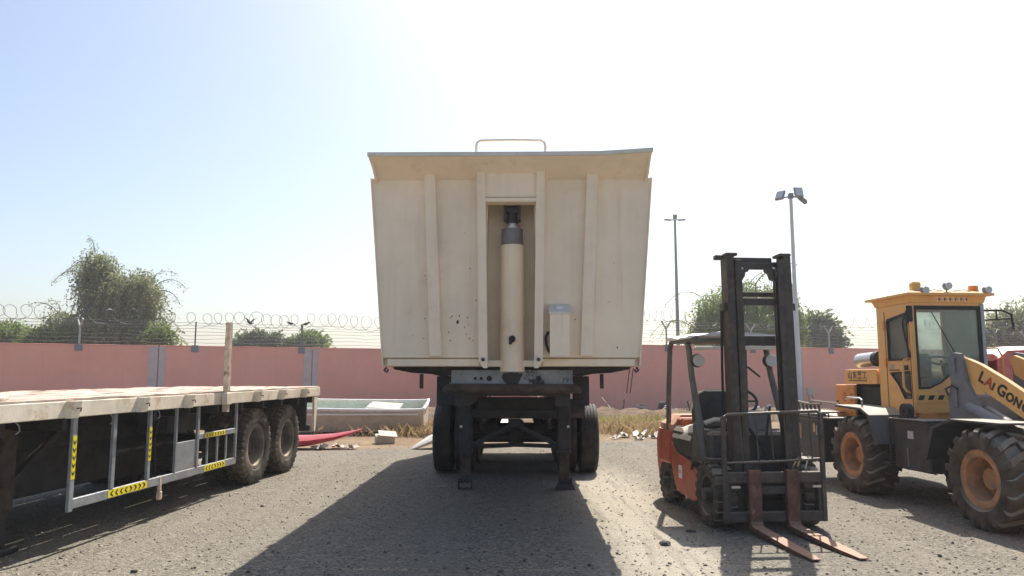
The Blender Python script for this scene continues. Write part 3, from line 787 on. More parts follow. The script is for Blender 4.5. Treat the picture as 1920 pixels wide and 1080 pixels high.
def scrap(x, y, s, seed, label):
    r = random.Random(seed); V = []; F = []
    for j in range(5):
        for i in range(6):
            V.append(((i / 5 - .5) * s * r.uniform(.8, 1.2), (j / 4 - .5) * s * .7 * r.uniform(.8, 1.2), 0.015 + r.random() ** 2 * s * .35))
    for j in range(4):
        for i in range(5):
            a = j * 6 + i; F.append((a, a + 1, a + 7, a + 6))
    top = [(x_, y_, z_ + 0.006) for x_, y_, z_ in V]
    m = MB().add(V + top, [f[::-1] for f in F] + [tuple(k + 30 for k in f) for f in F])
    o = m.build("litter_scrap", M['paper'], None, 10); o.location = (x, y, 0); o.rotation_euler = (0, 0, r.uniform(0, 6))
    tag(o, label, "litter", "litter on the soil verge")
for i, (x, y, s) in enumerate([(2.75, 18.6, .34), (3.2, 18.9, .5), (3.55, 18.4, .4), (4.0, 18.2, .55), (4.5, 19.3, .6), (2.5, 18.1, .25), (3.0, 17.9, .28)]):
    scrap(x, y, s, 40 + i, ["smallish crumpled paper in the litter line nearest the tipper wheels", "crumpled pale sheet, second large litter piece from the tipper wheels", "crumpled pale sheet in the middle of the litter line by the forklift", "wide pale sheet at the gravel edge just left of the forklift counterweight", "largest pale sheet set back in the dry grass beside the forklift", "tiny paper scrap closest to the tipper right wheels", "tiny paper scrap lying forward on the gravel edge by the verge"][i])
for i, (x, y, s) in enumerate([(-3.6, 15.9, .3), (-3.95, 15.6, .35), (-3.3, 15.7, .25)]):
    scrap(x, y, s, 60 + i, ["crumpled paper between the red kayak and the cardboard box", "crumpled paper lying closest under the red kayak hull", "smallest paper scrap nearest the tipper shadow, by the red kayak"][i])
cb = MB().box((0, 0, .1), (0.42, 0.3, 0.18), RX(.12), .01).box((0.05, -.1, .215), (0.4, 0.28, 0.02), RX(.35) @ RY(.1)).build("cardboard_box", M['paper'])
cb.location = (-2.85, 17.0, 0.0); cb.rotation_euler = (0, 0, .3)
tag(cb, "flattened pale cardboard box on the dry grass before the boat", "box")
def heap(x, y, label, seed):
    r = random.Random(seed); root = thing("rubbish_heap", label, "rubbish heap", (x, y, 0.0))
    for k in range(16):
        a = r.uniform(-1.6, 1.6); b = r.uniform(-.5, .5); s_ = r.uniform(.18, .45)
        z0 = max(0.05, .5 * (1 - abs(a) / 1.9) * r.uniform(.4, 1))
        m = MB().loft([[(math.cos(t) * q * s_ * r.uniform(.6, 1.1), math.sin(t) * q * s_ * .7 * r.uniform(.6, 1.1), zz * s_) for t in (i * PI / 3 for i in range(6))] for q, zz in ((.8, -.4), (1, 0), (.55, .35))])
        o = m.build("refuse_lump", [M['rubble'], M['black'], M['chassis_brown'], M['tower_grey']][k % 4], root, 15)
        o.location = (a, b, z0); o.rotation_euler = (r.uniform(-.5, .5), r.uniform(-.5, .5), r.uniform(0, 6))
    for k in range(7):
        a = r.uniform(-1.5, 1.5)
        MB().beam((a, r.uniform(-.4, .2), .1), (a + r.uniform(-.7, .7), r.uniform(-.3, .4), r.uniform(.3, .75)), .05, .02).build("broken_plank", M['stake' if k % 2 else 'bark'], root)
heap(5.2, 27.2, "dark heap of rubbish and broken planks at the wall between tipper and forklift", 5)
heap(8.2, 28.6, "dark rubbish heap at the wall seen through the forklift", 6)
def chunk(x, y, s, seed, label, name="rubble_chunk"):
    r = random.Random(seed); m = MB()
    for k in range(4):
        a = r.uniform(0, 6.28); d = s * .35
        m.loft([[(math.cos(a) * d * (k > 0) + math.cos(t) * q * s * r.uniform(.4, .62), math.sin(a) * d * (k > 0) + math.sin(t) * q * s * r.uniform(.3, .5), z_ * s + .004) for t in (i * PI / 3.5 for i in range(7))] for q, z_ in ((1, 0), (.95, .14), (.5, .24 + .1 * r.random()))])
    o = m.build(name, M['rubble'], None, 15); o.location = (x, y, 0); tag(o, label, "rubble")
chunk(1.38, 6.95, .085, 1, "dark broken chunk on gravel in front of the forklift shadow")
chunk(1.74, 7.5, .06, 2, "flat dark scrap lying against the forklift front wheel")
chunk(5.4, 8.0, .10, 3, "small pale-edged rubble piece under the wheel loader")
for i in range(10):
    x, y = [(-.35, 6.1), (.1, 6.35), (.62, 6.2), (-1.0, 6.9), (.9, 6.6), (-2.4, 8.2), (-2.9, 8.9), (-2.3, 9.6), (3.6, 6.5), (4.0, 7.0), (3.8, 8.4), (-1.6, 8.0), (-.6, 7.2), (.35, 7.6), (-2.75, 7.3), (3.1, 6.0)][i]
    m = MB().loft([[(math.cos(t) * q * rng.uniform(.8, 1.2), math.sin(t) * q * rng.uniform(.6, 1), z_) for t in (k * PI / 3 for k in range(6))] for q, z_ in ((.026, .0), (.028, .013), (.012, .026))])
    o = m.build("stone", M['rubble'], None, 15); o.location = (x, y, 0.001); o.rotation_euler = (0, 0, rng.uniform(0, 6)); sc_ = rng.uniform(.4, .85); o.scale = (sc_, sc_, sc_)
    tag(o, "loose dark stone " + ["in the tipper shadow below the left landing foot", "in the tipper shadow near the bottom centre of the picture", "in the tipper shadow near its right edge, lower one", "in the tipper shadow towards its left edge", "at the right edge of the tipper shadow", "on sunlit gravel between flatbed and tipper shadow, nearest one", "on sunlit gravel close to the flatbed guard", "on sunlit gravel in front of the flatbed front wheel", "on sunlit gravel right of the fork tips", "on sunlit gravel between fork tips and loader front wheel"][i], "stone", "loose dark stones on the yard")

# ------------------------------------------------------------------ wheels
def wheel_meshes(name, R, W, rr, tread, m_tyre, m_rim, m_disc, dish, lip=0.03, hub=0.3, bolts=8, seg=56):
    w = W / 2; h = R - rr
    half = [(-w * .74, rr), (-w * .97, rr + h * .18), (-w * 1.04, rr + h * .45), (-w * 1.02, rr + h * .68), (-w * .95, R - .03), (-w * .84, R - .006)]
    mid = []
    if tread == 'road':
        for gx in (-.5, -.17, .17, .5):
            mid += [(w * gx - .007, R), (w * gx - .005, R - .014), (w * gx + .005, R - .014), (w * gx + .007, R)]
    prof = half + mid + [(-x, r) for x, r in reversed(half)]
    t = MB().lathe(prof, None, seg)
    def cy(x, r, a): return (x, r * math.cos(a), r * math.sin(a))
    def lug(pts, da):
        """pts: (x, r_low, r_high, angle) stations; a bent bar over the tread"""
        secs = [[cy(x, r0, a - da), cy(x, r1, a - da * .8), cy(x, r1, a + da * .8), cy(x, r0, a + da)] for x, r0, r1, a in pts]
        t.loft(secs)
    if tread == 'loader':
        n = 17
        for sgn in (-1, 1):
            for k in range(n):
                a = 2 * PI * (k + (0.5 if sgn > 0 else 0)) / n; s_ = 0.2
                lug([(sgn * w * 1.06, R - .13, R - .09, a + s_), (sgn * w * 1.04, R - .06, R + .0, a + s_), (sgn * w * .9, R - .03, R + .026, a + s_ * .9), (sgn * w * .45, R - .02, R + .034, a + s_ * .3), (-sgn * w * .04, R - .02, R + .034, a - s_ * .1)], .085)
    elif tread == 'fork':
        n = 18
        for sgn in (-1, 1):
            for k in range(n):
                a = 2 * PI * (k + (0.5 if sgn > 0 else 0)) / n
                lug([(sgn * w * 1.04, R - .075, R - .045, a), (sgn * w * 1.01, R - .035, R + .004, a), (sgn * w * .85, R - .02, R + .014, a), (sgn * w * .1, R - .02, R + .016, a)], .115)
    elif tread == 'truck':
        n = 34
        for sgn in (-1, 1):
            for k in range(n):
                a = 2 * PI * (k + (0.5 if sgn > 0 else 0)) / n
                lug([(sgn * w * 1.0, R - .06, R - .035, a), (sgn * w * .96, R - .03, R + .002, a), (sgn * w * .8, R - .02, R + .012, a), (sgn * w * .3, R - .02, R + .012, a + .03)], .055)
        t.lathe([(-w * .2, R - .01), (-w * .2, R + .012), (w * .2, R + .012), (w * .2, R - .01)], None, seg)
    tyre = t.mesh(name + "_tyre", m_tyre, 28)
    r_ = MB().lathe([(-w * .80, rr + .02), (-w * .86, rr + .005), (-w * .82, rr - lip), (-w * .62, rr - lip * 1.15), (-w * .4, rr - lip * 1.3), (w * .7, rr - lip * 1.3), (w * .7, rr)], None, seg)
    rim = r_.mesh(name + "_rim", m_rim, 30)
    ri = rr - lip * 1.3
    d = MB().lathe([(dish * .6, ri), (dish, ri * .86), (dish, ri * .55), (dish - .03, hub * rr * 1.25), (dish - .05, hub * rr), (dish - .13, hub * rr * .9), (dish - .14, .001), (dish + .03, .001), (dish + .03, ri)], None, seg)
    for k in range(bolts):
        a = 2 * PI * k / bolts
        d.cyl((dish - .045, math.cos(a) * ri * .62, math.sin(a) * ri * .62), (dish + .01, math.cos(a) * ri * .62, math.sin(a) * ri * .62), .014, None, 6)
    disc = d.mesh(name + "_disc", m_disc, 30)
    return tyre, rim, disc

def put_wheel(parent, me, loc, flip=False, roll=0.0, steer=0.0):
    o = link("wheel", me[2], parent, loc, None)
    o.rotation_euler = (roll, 0, (PI if flip else 0) + steer)
    link("tyre", me[0], o); link("rim", me[1], o)
    return o

def text_mesh(txt, size, mat_, name, extrude=0.002, spacing=1.0, shear=0.0, bold=0.0):
    c = bpy.data.curves.new(name, 'FONT'); c.body = txt; c.size = size; c.extrude = extrude
    c.space_character = spacing; c.shear = shear; c.offset = bold; c.align_x = 'LEFT'; c.resolution_u = 3
    o = bpy.data.objects.new(name, c); COL.objects.link(o)
    dg = bpy.context.evaluated_depsgraph_get()
    me = bpy.data.meshes.new_from_object(o.evaluated_get(dg))
    COL.objects.unlink(o); bpy.data.objects.remove(o); bpy.data.curves.remove(c)
    me.materials.clear(); me.materials.append(mat_)
    return me

# ------------------------------------------------------------------ tipper trailer, seen head-on
dt = thing("tipper_trailer", "tall cream tipper semi-trailer parked head-on in the centre on landing legs", "trailer", (-0.01, 7.2, 0), math.radians(-0.86))
BL = 8.8
def hw(z): return 1.225 + (z - 1.6) / (3.43 - 1.6) * 0.15      # half width of the body at height z
zb, zt = 1.685, 3.45
for sg, nm in ((-1, "front_panel"), (1, "front_panel")):
    MB().slab([(sg * 0.285, zb), (sg * hw(zb), zb), (sg * hw(zt), zt), (sg * 0.285, zt)], lambda p, d: (p[0], d, p[1]), 0, 0.05).build(nm, M['cream'], dt)
    MB().slab([(sg * (hw(1.6)), 1.6), (sg * (hw(1.6) + .012), 1.6), (sg * (hw(zt) + .012), zt), (sg * hw(zt), zt)], lambda p, d: (p[0], d, p[1]), -0.02, 0.09).build("edge_flange", M['cream'], dt)
    # stiffening rib
    MB().loft([[(sg * (.655 if z < 2 else .735), -.002, z), (sg * (.785 if z < 2 else .86), -.002, z), (sg * (.775 if z < 2 else .85), -.075, z), (sg * (.665 if z < 2 else .745), -.075, z)] for z in (1.70, 3.47)]).build("front_rib", M['cream'], dt, 20)
    # side wall with its posts
    s_ = MB().add([(sg * (hw(z) - t), y, z) for y in (0.06, BL) for z, t in ((1.6, 0), (3.43, 0), (3.43, .05), (1.6, .05))], [(0, 1, 5, 4), (1, 2, 6, 5), (2, 3, 7, 6), (3, 0, 4, 7), (0, 3, 2, 1), (4, 5, 6, 7)])
    s_.build("side_wall", M['cream'], dt)
    for k in range(7):
        y = 0.9 + k * 1.25
        MB().add([(sg * (hw(z) + t), y + q, z) for z in (1.62, 3.40) for q, t in ((-.06, -.005), (-.06, .035), (.06, .035), (.06, -.005))], [(0, 1, 2, 3), (4, 5, 6, 7), (0, 1, 5, 4), (1, 2, 6, 5), (2, 3, 7, 6), (3, 0, 4, 7)]).build("side_post", M['cream'], dt)
MB().bx(-1.2, 1.2, 0.1, BL, 1.602, 1.66).build("floor", M['cream'], dt)
MB().bx(-1.3, 1.3, BL + .01, BL + .07, 1.62, 3.4, .01).build("tailgate", M['cream'], dt)
for sg in (-1, 1):
    MB().bx(sg * 1.195, sg * .305, 0.012, 0.054, 1.605, 1.674, .004).build("lower_rail", M['cream'], dt)
# canopy that bends forward along the top
vis = MB()
xs = [-1.355, -0.6, 0.3, 0.85, 1.1, 1.345]; dz = [0, 0, 0.0, .004, .018, .035]
vis.loft([[(x * (0.985 if abs(x) > 1.2 else 1), 0.0, 3.432), (x, -.30, 3.585 + d), (x, -.302, 3.615 + d), (x, -.27, 3.618 + d), (x * (0.985 if abs(x) > 1.2 else 1), .05, 3.47)] for x, d in zip(xs, dz)])
vis.build("canopy", M['cream'], dt, 25)
lip = MB()
lip.loft([[(x * 1.004, -.302, 3.583 + d), (x * 1.004, -.322, 3.585 + d), (x * 1.004, -.322, 3.622 + d), (x * 1.004, -.262, 3.628 + d), (x * 1.004, -.262, 3.615 + d), (x * 1.004, -.302, 3.612 + d)] for x, d in zip(xs, dz)])
lip.build("canopy_lip", M['cream_lip'], dt, 25)
for sg, d in ((-1, 0), (1, .035)):
    MB().prism([(0.05, 3.43), (0.0, 3.40), (-.12, 3.47), (-.305, 3.585 + d), (-.30, 3.62 + d), (.05, 3.62 + d)], sg * 1.315, sg * 1.34, 'x').build("canopy_end", M['cream'], dt)
hl = MB().tube([(-.335, -.15, 3.60), (-.335, -.15, 3.735), (-.325, -.15, 3.765), (-.295, -.15, 3.785), (0, -.15, 3.79), (.295, -.15, 3.785), (.325, -.15, 3.765), (.335, -.15, 3.735), (.335, -.15, 3.60)], .013, 8)
hl.build("grab_handle", M['cream_lip'], dt)
# centre mast well
for sg in (-1, 1):
    MB().loft([[(sg * a, .01, z), (sg * b, .01, z), (sg * b, -.11, z), (sg * a, -.11, z)] for z, a, b in ((1.585, .222, .262), (1.65, .222, .303), (3.56, .25, .332))]).build("mast_post", M['cream'], dt, 20)
    MB().add([(sg * .262, .06, 1.6), (sg * .262, .32, 1.6), (sg * .225, .32, 3.41), (sg * .225, .06, 3.41), (sg * .285, .06, 1.6), (sg * .285, .32, 1.6), (sg * .285, .32, 3.41), (sg * .285, .06, 3.41)], [(0, 1, 2, 3), (4, 5, 6, 7), (0, 1, 5, 4), (1, 2, 6, 5), (2, 3, 7, 6), (3, 0, 4, 7)]).build("well_side", M['cream'], dt)
    MB().cyl((sg * .262, -.112, 1.665), (sg * .262, -.128, 1.665), .018, None, 12).build("bolt", M['dark_steel'], dt)
MB().bx(-.285, .285, .32, .35, 1.6, 3.44).bx(-.285, .285, .05, .35, 3.40, 3.44).bx(-1.2, -.29, .055, .10, 1.665, 1.80).bx(.29, 1.2, .055, .10, 1.665, 1.80).build("well_back", M['cream'], dt)
MB().bx(-.249, .249, -.085, -.06, 3.24, 3.555, .004).bx(-.249, .249, -.10, .05, 3.19, 3.232, .004).build("well_cover", M['cream'], dt)
MB().bx(-.285, .285, .0, .05, 3.235, 3.43).build("well_header", M['cream'], dt)
cy_ = thing  # (kept short below)
c0 = MB().cyl((0.01, .16, 1.552), (0.01, .16, 2.80), .122, .117, 28).build("lift_cylinder", M['cream'], dt)
MB().cyl((0.01, .16, 2.80), (0.01, .16, 2.965), .108, None, 28).cyl((0.01, .16, 2.80), (0.01, .16, 2.815), .115, None, 28).build("cylinder_collar", M['collar'], c0)
MB().cyl((0.01, .16, 2.965), (0.01, .16, 2.985), .085, None, 24).cyl((0.01, .16, 2.985), (0.01, .16, 3.02), .055, None, 20).build("rod", M['chrome'], c0)
MB().cyl((0.01, .16, 3.02), (0.01, .16, 3.13), .06, .05, 16).box((0.01, .16, 3.16), (.13, .1, .07), None, .01).bx(-.075, -.05, .10, .22, 3.05, 3.24).bx(.07, .095, .10, .22, 3.05, 3.24).build("rod_eye", M['dark_steel'], c0)
MB().cyl((0.01, .05, 1.865), (0.01, -.01, 1.865), .036, .03, 12).box((.0, -.01, 1.845), (.03, .03, .07), RY(.3), .006).box((.018, -.02, 1.88), (.028, .03, .03), RY(.6), .004).build("valve", M['black'], c0)
MB().cyl((0.01, .05, 1.865), (0.01, .035, 1.865), .058, None, 16).build("valve_boss", M['cream'], c0)
MB().bx(-.02, .045, .034, .05, 1.96, 2.04, .003).build("rating_plate", M['cream'], c0)
tbx = MB().add([(x, y, z) for z in (1.69, 2.10) for x in (.37, .555) for y in (-.16, -.004)], [(0, 1, 3, 2), (4, 5, 7, 6), (0, 1, 5, 4), (2, 3, 7, 6), (0, 2, 6, 4), (1, 3, 7, 5)]).build("document_box", M['cream'], dt)
MB().add([(.36, -.172, 2.095), (.57, -.172, 2.095), (.57, -.003, 2.185), (.36, -.003, 2.185), (.36, -.172, 2.11), (.57, -.172, 2.11), (.57, -.003, 2.20), (.36, -.003, 2.20)], [(0, 1, 2, 3), (4, 5, 6, 7), (0, 1, 5, 4), (1, 2, 6, 5), (2, 3, 7, 6), (3, 0, 4, 7)]).build("box_lid", M['cream_lip'], tbx)
MB().box((.465, -.10, 2.155), (.06, .012, .03), RX(-.5), .002).build("box_latch", M['white_paint'], tbx)
MB().tube([(.36, -.03, 1.93), (.335, -.05, 1.88), (.34, -.05, 1.80), (.365, -.03, 1.74)], .012, 6).build("cable", M['black'], dt)
chip_r = random.Random(3)
for (cx, cz, s_) in [(-.515, 2.03, .022), (-.50, 2.09, .009), (-.57, 2.085, .008), (-.585, 2.07, .006), (-.42, 2.07, .008), (-.45, 1.98, .007), (-.41, 2.0, .006), (-.60, 1.93, .008), (-.585, 1.85, .010), (-.43, 1.91, .006), (-.40, 1.87, .009), (-.37, 1.85, .006), (-.34, 2.24, .008), (-.40, 2.55, .007), (-.83, 2.06, .008), (-.84, 1.87, .007), (-.95, 1.9, .005), (1.02, 1.78, .01), (.62, 2.05, .007), (.95, 2.22, .006), (-.84, 2.48, .006), (-.45, 2.9, .005), (1.0, 2.6, .005)]:
    pl = [(cx + math.cos(a) * s_ * chip_r.uniform(.5, 1.1) * .8, cz + math.sin(a) * s_ * chip_r.uniform(.6, 1.3)) for a in (k * PI / 4 for k in range(8))]
    MB().prism(pl, -.0022, -.0005, 'y').build("paint_chip", M['chassis_brown'], dt)
# dark underbody sagging below the rail
und = MB(); sec = []
for y in (0.33, BL - .1):
    sec.append([(-1.21, y, 1.598), (-1.10, y, 1.565), (-.75, y, 1.525), (-.5, y, 1.50), (.5, y, 1.50), (.75, y, 1.525), (1.10, y, 1.565), (1.21, y, 1.598)])
und.loft(sec); und.build("underbody", M['chassis'], dt)
for sg in (-1, 1):
    MB().bx(sg * .44, sg * .58, .5, BL - .2, 1.20, 1.50, .01).build("chassis_rail", M['chassis'], dt)
    MB().tube([(sg * 1.21, .06, 1.59), (sg * 1.225, .04, 1.565), (sg * 1.20, .03, 1.545), (sg * 1.19, .05, 1.57)], .011, 6).build("tie_hook", M['dark_steel'], dt)
    MB().bx(sg * .90 - .018, sg * .90 + .018, .30, .33, 1.385, 1.53).build("drop_pin", M['chassis_brown'], dt)
    MB().tube([(sg * 1.16, .2, 1.585), (sg * .98, .22, 1.55), (sg * .8, .25, 1.54), (sg * .62, .28, 1.50)], .012, 6).build("hose", M['black'], dt)
MB().tube([(1.185, .1, 1.585), (1.15, .1, 1.345), (1.117, .1, 1.345), (1.15, .1, 1.585)], .0045, 6).build("wire_loop", M['dark_steel'], dt)
kp = MB().bx(-.60, .61, .28, .31, 1.412, 1.57, .006)
kp.bx(-.62, .62, .31, 1.9, 1.40, 1.44)
kpo = kp.build("coupling_plate", M['blue_grey'], dt)
for x in (-.36, -.30, -.22, .27):
    MB().cyl((x, .282, 1.485), (x, .272, 1.485), .016 if x < -.25 else .028, None, 14).build("bolt_hole", M['black'], kpo)
MB().prism([(-.10, 1.50), (-.075, 1.46), (-.04, 1.425), (.06, 1.425), (.09, 1.48), (.115, 1.53), (.0, 1.545), (-.08, 1.535)], .274, .279, 'y').build("grease_patch", M['chassis'], kpo)
for pts in ([(.515, 1.448), (.515, 1.485), (.535, 1.488)], [(.545, 1.485), (.556, 1.468), (.567, 1.485)], [(.556, 1.468), (.556, 1.445)]):
    MB().tube([(x, .2785, z) for x, z in pts], .0035, 5).build("stencilled_digit", M['letter_black'], kpo)
MB().tube([(-.67, .25, 1.36), (-.64, .24, 1.385), (-.58, .24, 1.39), (.6, .24, 1.385), (.66, .25, 1.372), (.68, .28, 1.355)], [.015, .04, .045, .045, .04, .018], 12).build("skid_edge", M['chassis_brown'], dt)
MB().bx(-.55, .56, .4, 1.6, 1.31, 1.37).build("subframe", M['chassis'], dt)
MB().bx(-.58, .58, 3.02, 3.14, .935, 1.06, .01).bx(-.5, .5, 3.05, 3.12, 1.06, 1.22).build("cross_member", M['chassis'], dt)
MB().bx(-1.19, -.80, 4.15, 4.22, 1.06, 1.50, .01).bx(-1.19, -1.16, 4.2, 8.2, 1.14, 1.5).build("mudguard", M['chassis'], dt)
MB().bx(.86, 1.11, 4.15, 4.22, 1.06, 1.50, .01).bx(1.08, 1.11, 4.2, 8.2, 1.14, 1.5).build("mudguard", M['chassis'], dt)
for sg in (-1, 1):
    lg = MB().bx(sg * .665 - .088, sg * .665 + .088, 3.0, 3.17, .48, 1.36, .012).bx(sg * .665 - .094, sg * .665 + .094, 2.99, 3.18, .475, .50).build("landing_leg", M['chassis'], dt)
    MB().bx(sg * .665 - .068, sg * .665 + .068, 3.02, 3.15, .12, .49, .008).build("inner_leg", M['chassis_brown'], lg)
    if sg > 0:
        ft = MB().add([(sg * .68 + x, 3.085 + y, z) for x, y, z in [(-.13, -.13, 0.003), (.13, -.13, 0.003), (.13, .13, 0.003), (-.13, .13, 0.003), (-.10, -.08, .075), (.10, -.08, .075), (.10, .08, .075), (-.10, .08, .075)]], [(0, 1, 2, 3), (4, 5, 6, 7), (0, 1, 5, 4), (1, 2, 6, 5), (2, 3, 7, 6), (3, 0, 4, 7)])
        ft.bx(sg * .68 - .09, sg * .68 + .09, 3.03, 3.13, .07, .15).cyl((sg * .68 - .04, 2.99, .115), (sg * .68 - .04, 3.15, .115), .028, None, 10).cyl((sg * .68 + .04, 2.99, .115), (sg * .68 + .04, 3.15, .115), .028, None, 10)
    else:
        ft = MB().bx(-.76, -.745, 3.0, 3.16, 0.003, .13).bx(-.585, -.57, 3.0, 3.16, 0.003, .13).bx(-.75, -.58, 3.0, 3.16, .09, .15, .01)
        ft.cyl((-.70, 2.98, .115), (-.70, 3.16, .115), .03, None, 10).cyl((-.63, 2.98, .115), (-.63, 3.16, .115), .03, None, 10)
    ft.build("foot", M['chassis'], lg)
    MB().beam((0, 3.06, .86), (sg * .58, 3.06, .575), .03, .06).build("brace", M['chassis'], dt)
    MB().cyl((sg * .72, 2.985, .83), (sg * .72, 3.0, .83), .018, None, 10).build("grease_nipple", M['chrome'], lg)
MB().bx(-.09, .09, 3.03, 3.10, .82, .93, .01).tube([(-.60, 3.05, .565), (-.3, 3.05, .575), (0, 3.05, .585), (.3, 3.05, .575), (.6, 3.05, .565)], .028, 8).build("brace_bar", M['chassis'], dt)
truck_wheel = wheel_meshes("tipper", .53, .285, .29, 'road', M['rubber'], M['chassis'], M['chassis'], .05)
for k, y in enumerate((4.9, 6.2, 7.5)):
    MB().cyl((-1.0, y, .53), (1.0, y, .53), .075, None, 16).bx(-.12, .12, y - .12, y + .12, .42, .66, .03).build("axle", M['chassis'], dt)
    for sg in (-1, 1):
        put_wheel(dt, truck_wheel, (sg * 1.135, y, .532), sg > 0, rng.uniform(0, 3)); put_wheel(dt, truck_wheel, (sg * .80, y, .532), sg > 0, rng.uniform(0, 3))
        MB().bx(sg * .51 - .04, sg * .51 + .04, y - .55, y + .55, .70, .80, .02).bx(sg * .51 - .06, sg * .51 + .06, y - .06, y + .06, .6, .8).build("leaf_spring", M['chassis'], dt)
        MB().bx(sg * .51 - .012, sg * .51 + .012, y - .62, y - .54, .70, 1.2).build("spring_hanger", M['dark_steel'], dt)
        MB().cyl((sg * .38, y - .2, .68), (sg * .38, y - .02, .66), .085, .075, 16).build("brake_chamber", M['chassis'], dt)
MB().cyl((.45, 3.9, 1.02), (1.0, 3.9, 1.02), .13, None, 18).build("air_tank", M['chassis'], dt)
MB().bx(-.44, .44, 4.2, 8.2, .93, 1.05).build("lower_beam", M['chassis'], dt)

# ------------------------------------------------------------------ flatbed trailer on the left
ft_ = thing("flatbed_trailer", "long flatbed trailer with peeling white rail and yellow chevron side guards on the left", "trailer", (-4.159, 0.017, 0), math.radians(-3.262))
S0, S1, FW = 1.6, 13.35, 2.46
MB().bx(-.06, 0, S0, S1, 1.155, 1.298, .006).build("side_rail", M['bed_rail'], ft_)
MB().bx(-FW, -FW + .06, S0, S1, 1.155, 1.298, .006).build("side_rail", M['bed_rail'], ft_)
MB().bx(-FW + .06, -.06, S1 - .06, S1 - .002, 1.155, 1.296, .006).build("end_rail", M['bed_rail'], ft_)
MB().bx(-FW + .06, -.06, S0, S0 + .06, 1.155, 1.296, .006).build("end_rail", M['bed_rail'], ft_)
npl = 9; pw = (FW - .0) / npl
from mathutils import noise as mnoise
for k in range(npl):
    x1 = -.004 - k * pw; x0 = x1 - pw + .012
    top, bot = [], []
    n = 60
    secs = []
    for i in range(n + 1):
        y = S0 + .004 + (S1 - S0 - .012) * i / n
        z = 1.318 + .010 * mnoise.noise((y * 3.1, k * 7.3, 0)) + .006 * mnoise.noise((y * 9, k * 3.3, 4))
        e = .006 * mnoise.noise((y * 6, k, 8))
        secs.append([(x0, y, 1.2995), (x1 + e, y, 1.2995), (x1 + e, y, z), ((x0 + x1) / 2, y, z + .008 * mnoise.noise((y * 5, k * 2.2, 9))), (x0, y, z + .004 * mnoise.noise((y * 4, k, 2)))])
    MB().loft(secs).build("plank", M['plank'], ft_, 25)
for s_ in (2.4, 3.6, 4.9, 6.47, 7.56, 8.52, 10.49, 11.42, 12.44):
    pk = MB().add([(.0, s_ - .055, 1.297), (.0, s_ + .055, 1.297), (.075, s_ + .055, 1.297), (.075, s_ - .055, 1.297), (.0, s_ - .055, 1.152), (.0, s_ + .055, 1.152), (.05, s_ + .055, 1.152), (.05, s_ - .055, 1.152)], [(0, 1, 2, 3), (4, 5, 6, 7), (0, 1, 5, 4), (1, 2, 6, 5), (2, 3, 7, 6), (3, 0, 4, 7)]).build("stake_pocket", M['bed_rail'], ft_)
    MB().tube([(.075, s_ - .02, 1.235), (.11, s_ - .01, 1.24), (.105, s_ - .01, 1.21)], .007, 6).build("hook", M['chassis_brown'], pk)
pk = MB().bx(.002, .075, 9.40, 9.55, 1.15, 1.30, .008).build("stake_pocket", M['bed_rail'], ft_)
st = MB(); secs = []
for i in range(24):
    z = 1.06 + 1.12 * i / 23; j = .006 * mnoise.noise((z * 14, 3, 1)); q = .006 * mnoise.noise((z * 11, 9, 1))
    secs.append([(.0 + j, 9.44 + q, z), (.06, 9.44 - j, z), (.062 + q, 9.51, z), (.03, 9.51 + j, z), (.03, 9.49, z), (.0, 9.49 + j, z)])
st.loft(secs).build("stake", M['stake'], ft_, 20)
MB().tube([(-.25, 5.85, 1.32), (-.22, 5.82, 1.385), (-.17, 5.82, 1.375), (-.14, 5.84, 1.33)], .014, 8).box((-.2, 5.9, 1.338), (.10, .16, .03), RZ(.4), .01).build("load_ratchet", M['bed_rail'], ft_)
# chassis, landing leg, far side
for x in (-.78, -1.68):
    MB().bx(x - .07, x + .07, S0 + .2, S1 - .1, .82, 1.15, .01).build("chassis_rail", M['chassis'], ft_)
for k in range(16):
    y = S0 + .5 + k * .74
    MB().bx(-FW + .08, -.08, y - .03, y + .03, 1.04, 1.15).build("cross_member", M['chassis'], ft_)
for x in (-.62, -1.84):
    lg = MB().bx(x - .09, x + .09, 6.42, 6.60, .35, 1.06, .012).build("landing_leg", M['chassis_brown'], ft_)
    MB().bx(x - .06, x + .06, 6.45, 6.57, .05, .36, .01).bx(x - .13, x + .13, 6.36, 6.66, .003, .05, .01).build("inner_leg", M['chassis'], lg)
    MB().beam((x, 6.62, .55), (x, 7.25, .98), .06, .06).build("brace", M['chassis'], lg)
def guard(parent, x, front):
    gm = M['galv']
    if front:
        for s_, w in ((6.615, .06), (7.22, .055), (7.85, .05), (8.40, .03), (8.91, .045), (9.97, .04)):
            MB().bx(x - .03, x, s_ - w / 2, s_ + w / 2, .345 if s_ < 6.7 else .452, 1.153, .003).build("guard_post", gm, parent)
        MB().bx(x - .034, x - .004, 6.647, 9.99, .365, .450, .004).build("guard_rail", gm, parent)
        MB().bx(x - .031, x - .004, 8.935, 9.95, .765, .83, .004).build("guard_rail", gm, parent)
        MB().bx(x - .025, x - .012, 8.418, 8.885, .452, .77, .003).build("guard_plate", gm, parent)
        for s_ in (9.18, 9.45, 9.70):
            MB().bx(x - .028, x - .01, s_ - .014, s_ + .014, .452, .763).build("guard_bar", gm, parent)
    else:
        MB().bx(x, x + .03, 6.6, 9.97, .37, .46).bx(x, x + .03, 6.6, 9.97, .7, .77).bx(x, x + .03, 6.6, 6.66, .46, 1.15).bx(x, x + .03, 9.9, 9.97, .46, 1.15).bx(x, x + .03, 8.2, 8.26, .46, 1.15).build("guard_rail", M['chassis'], parent)
guard(ft_, -.03, True); guard(ft_, -FW + .03, False)
for k in range(5):
    MB().bx(-FW + .07, -FW + .10, 4.2, 10.1, .34 + k * .155, .34 + k * .155 + .135, .006).build('far_side_board', M['chassis'], ft_)
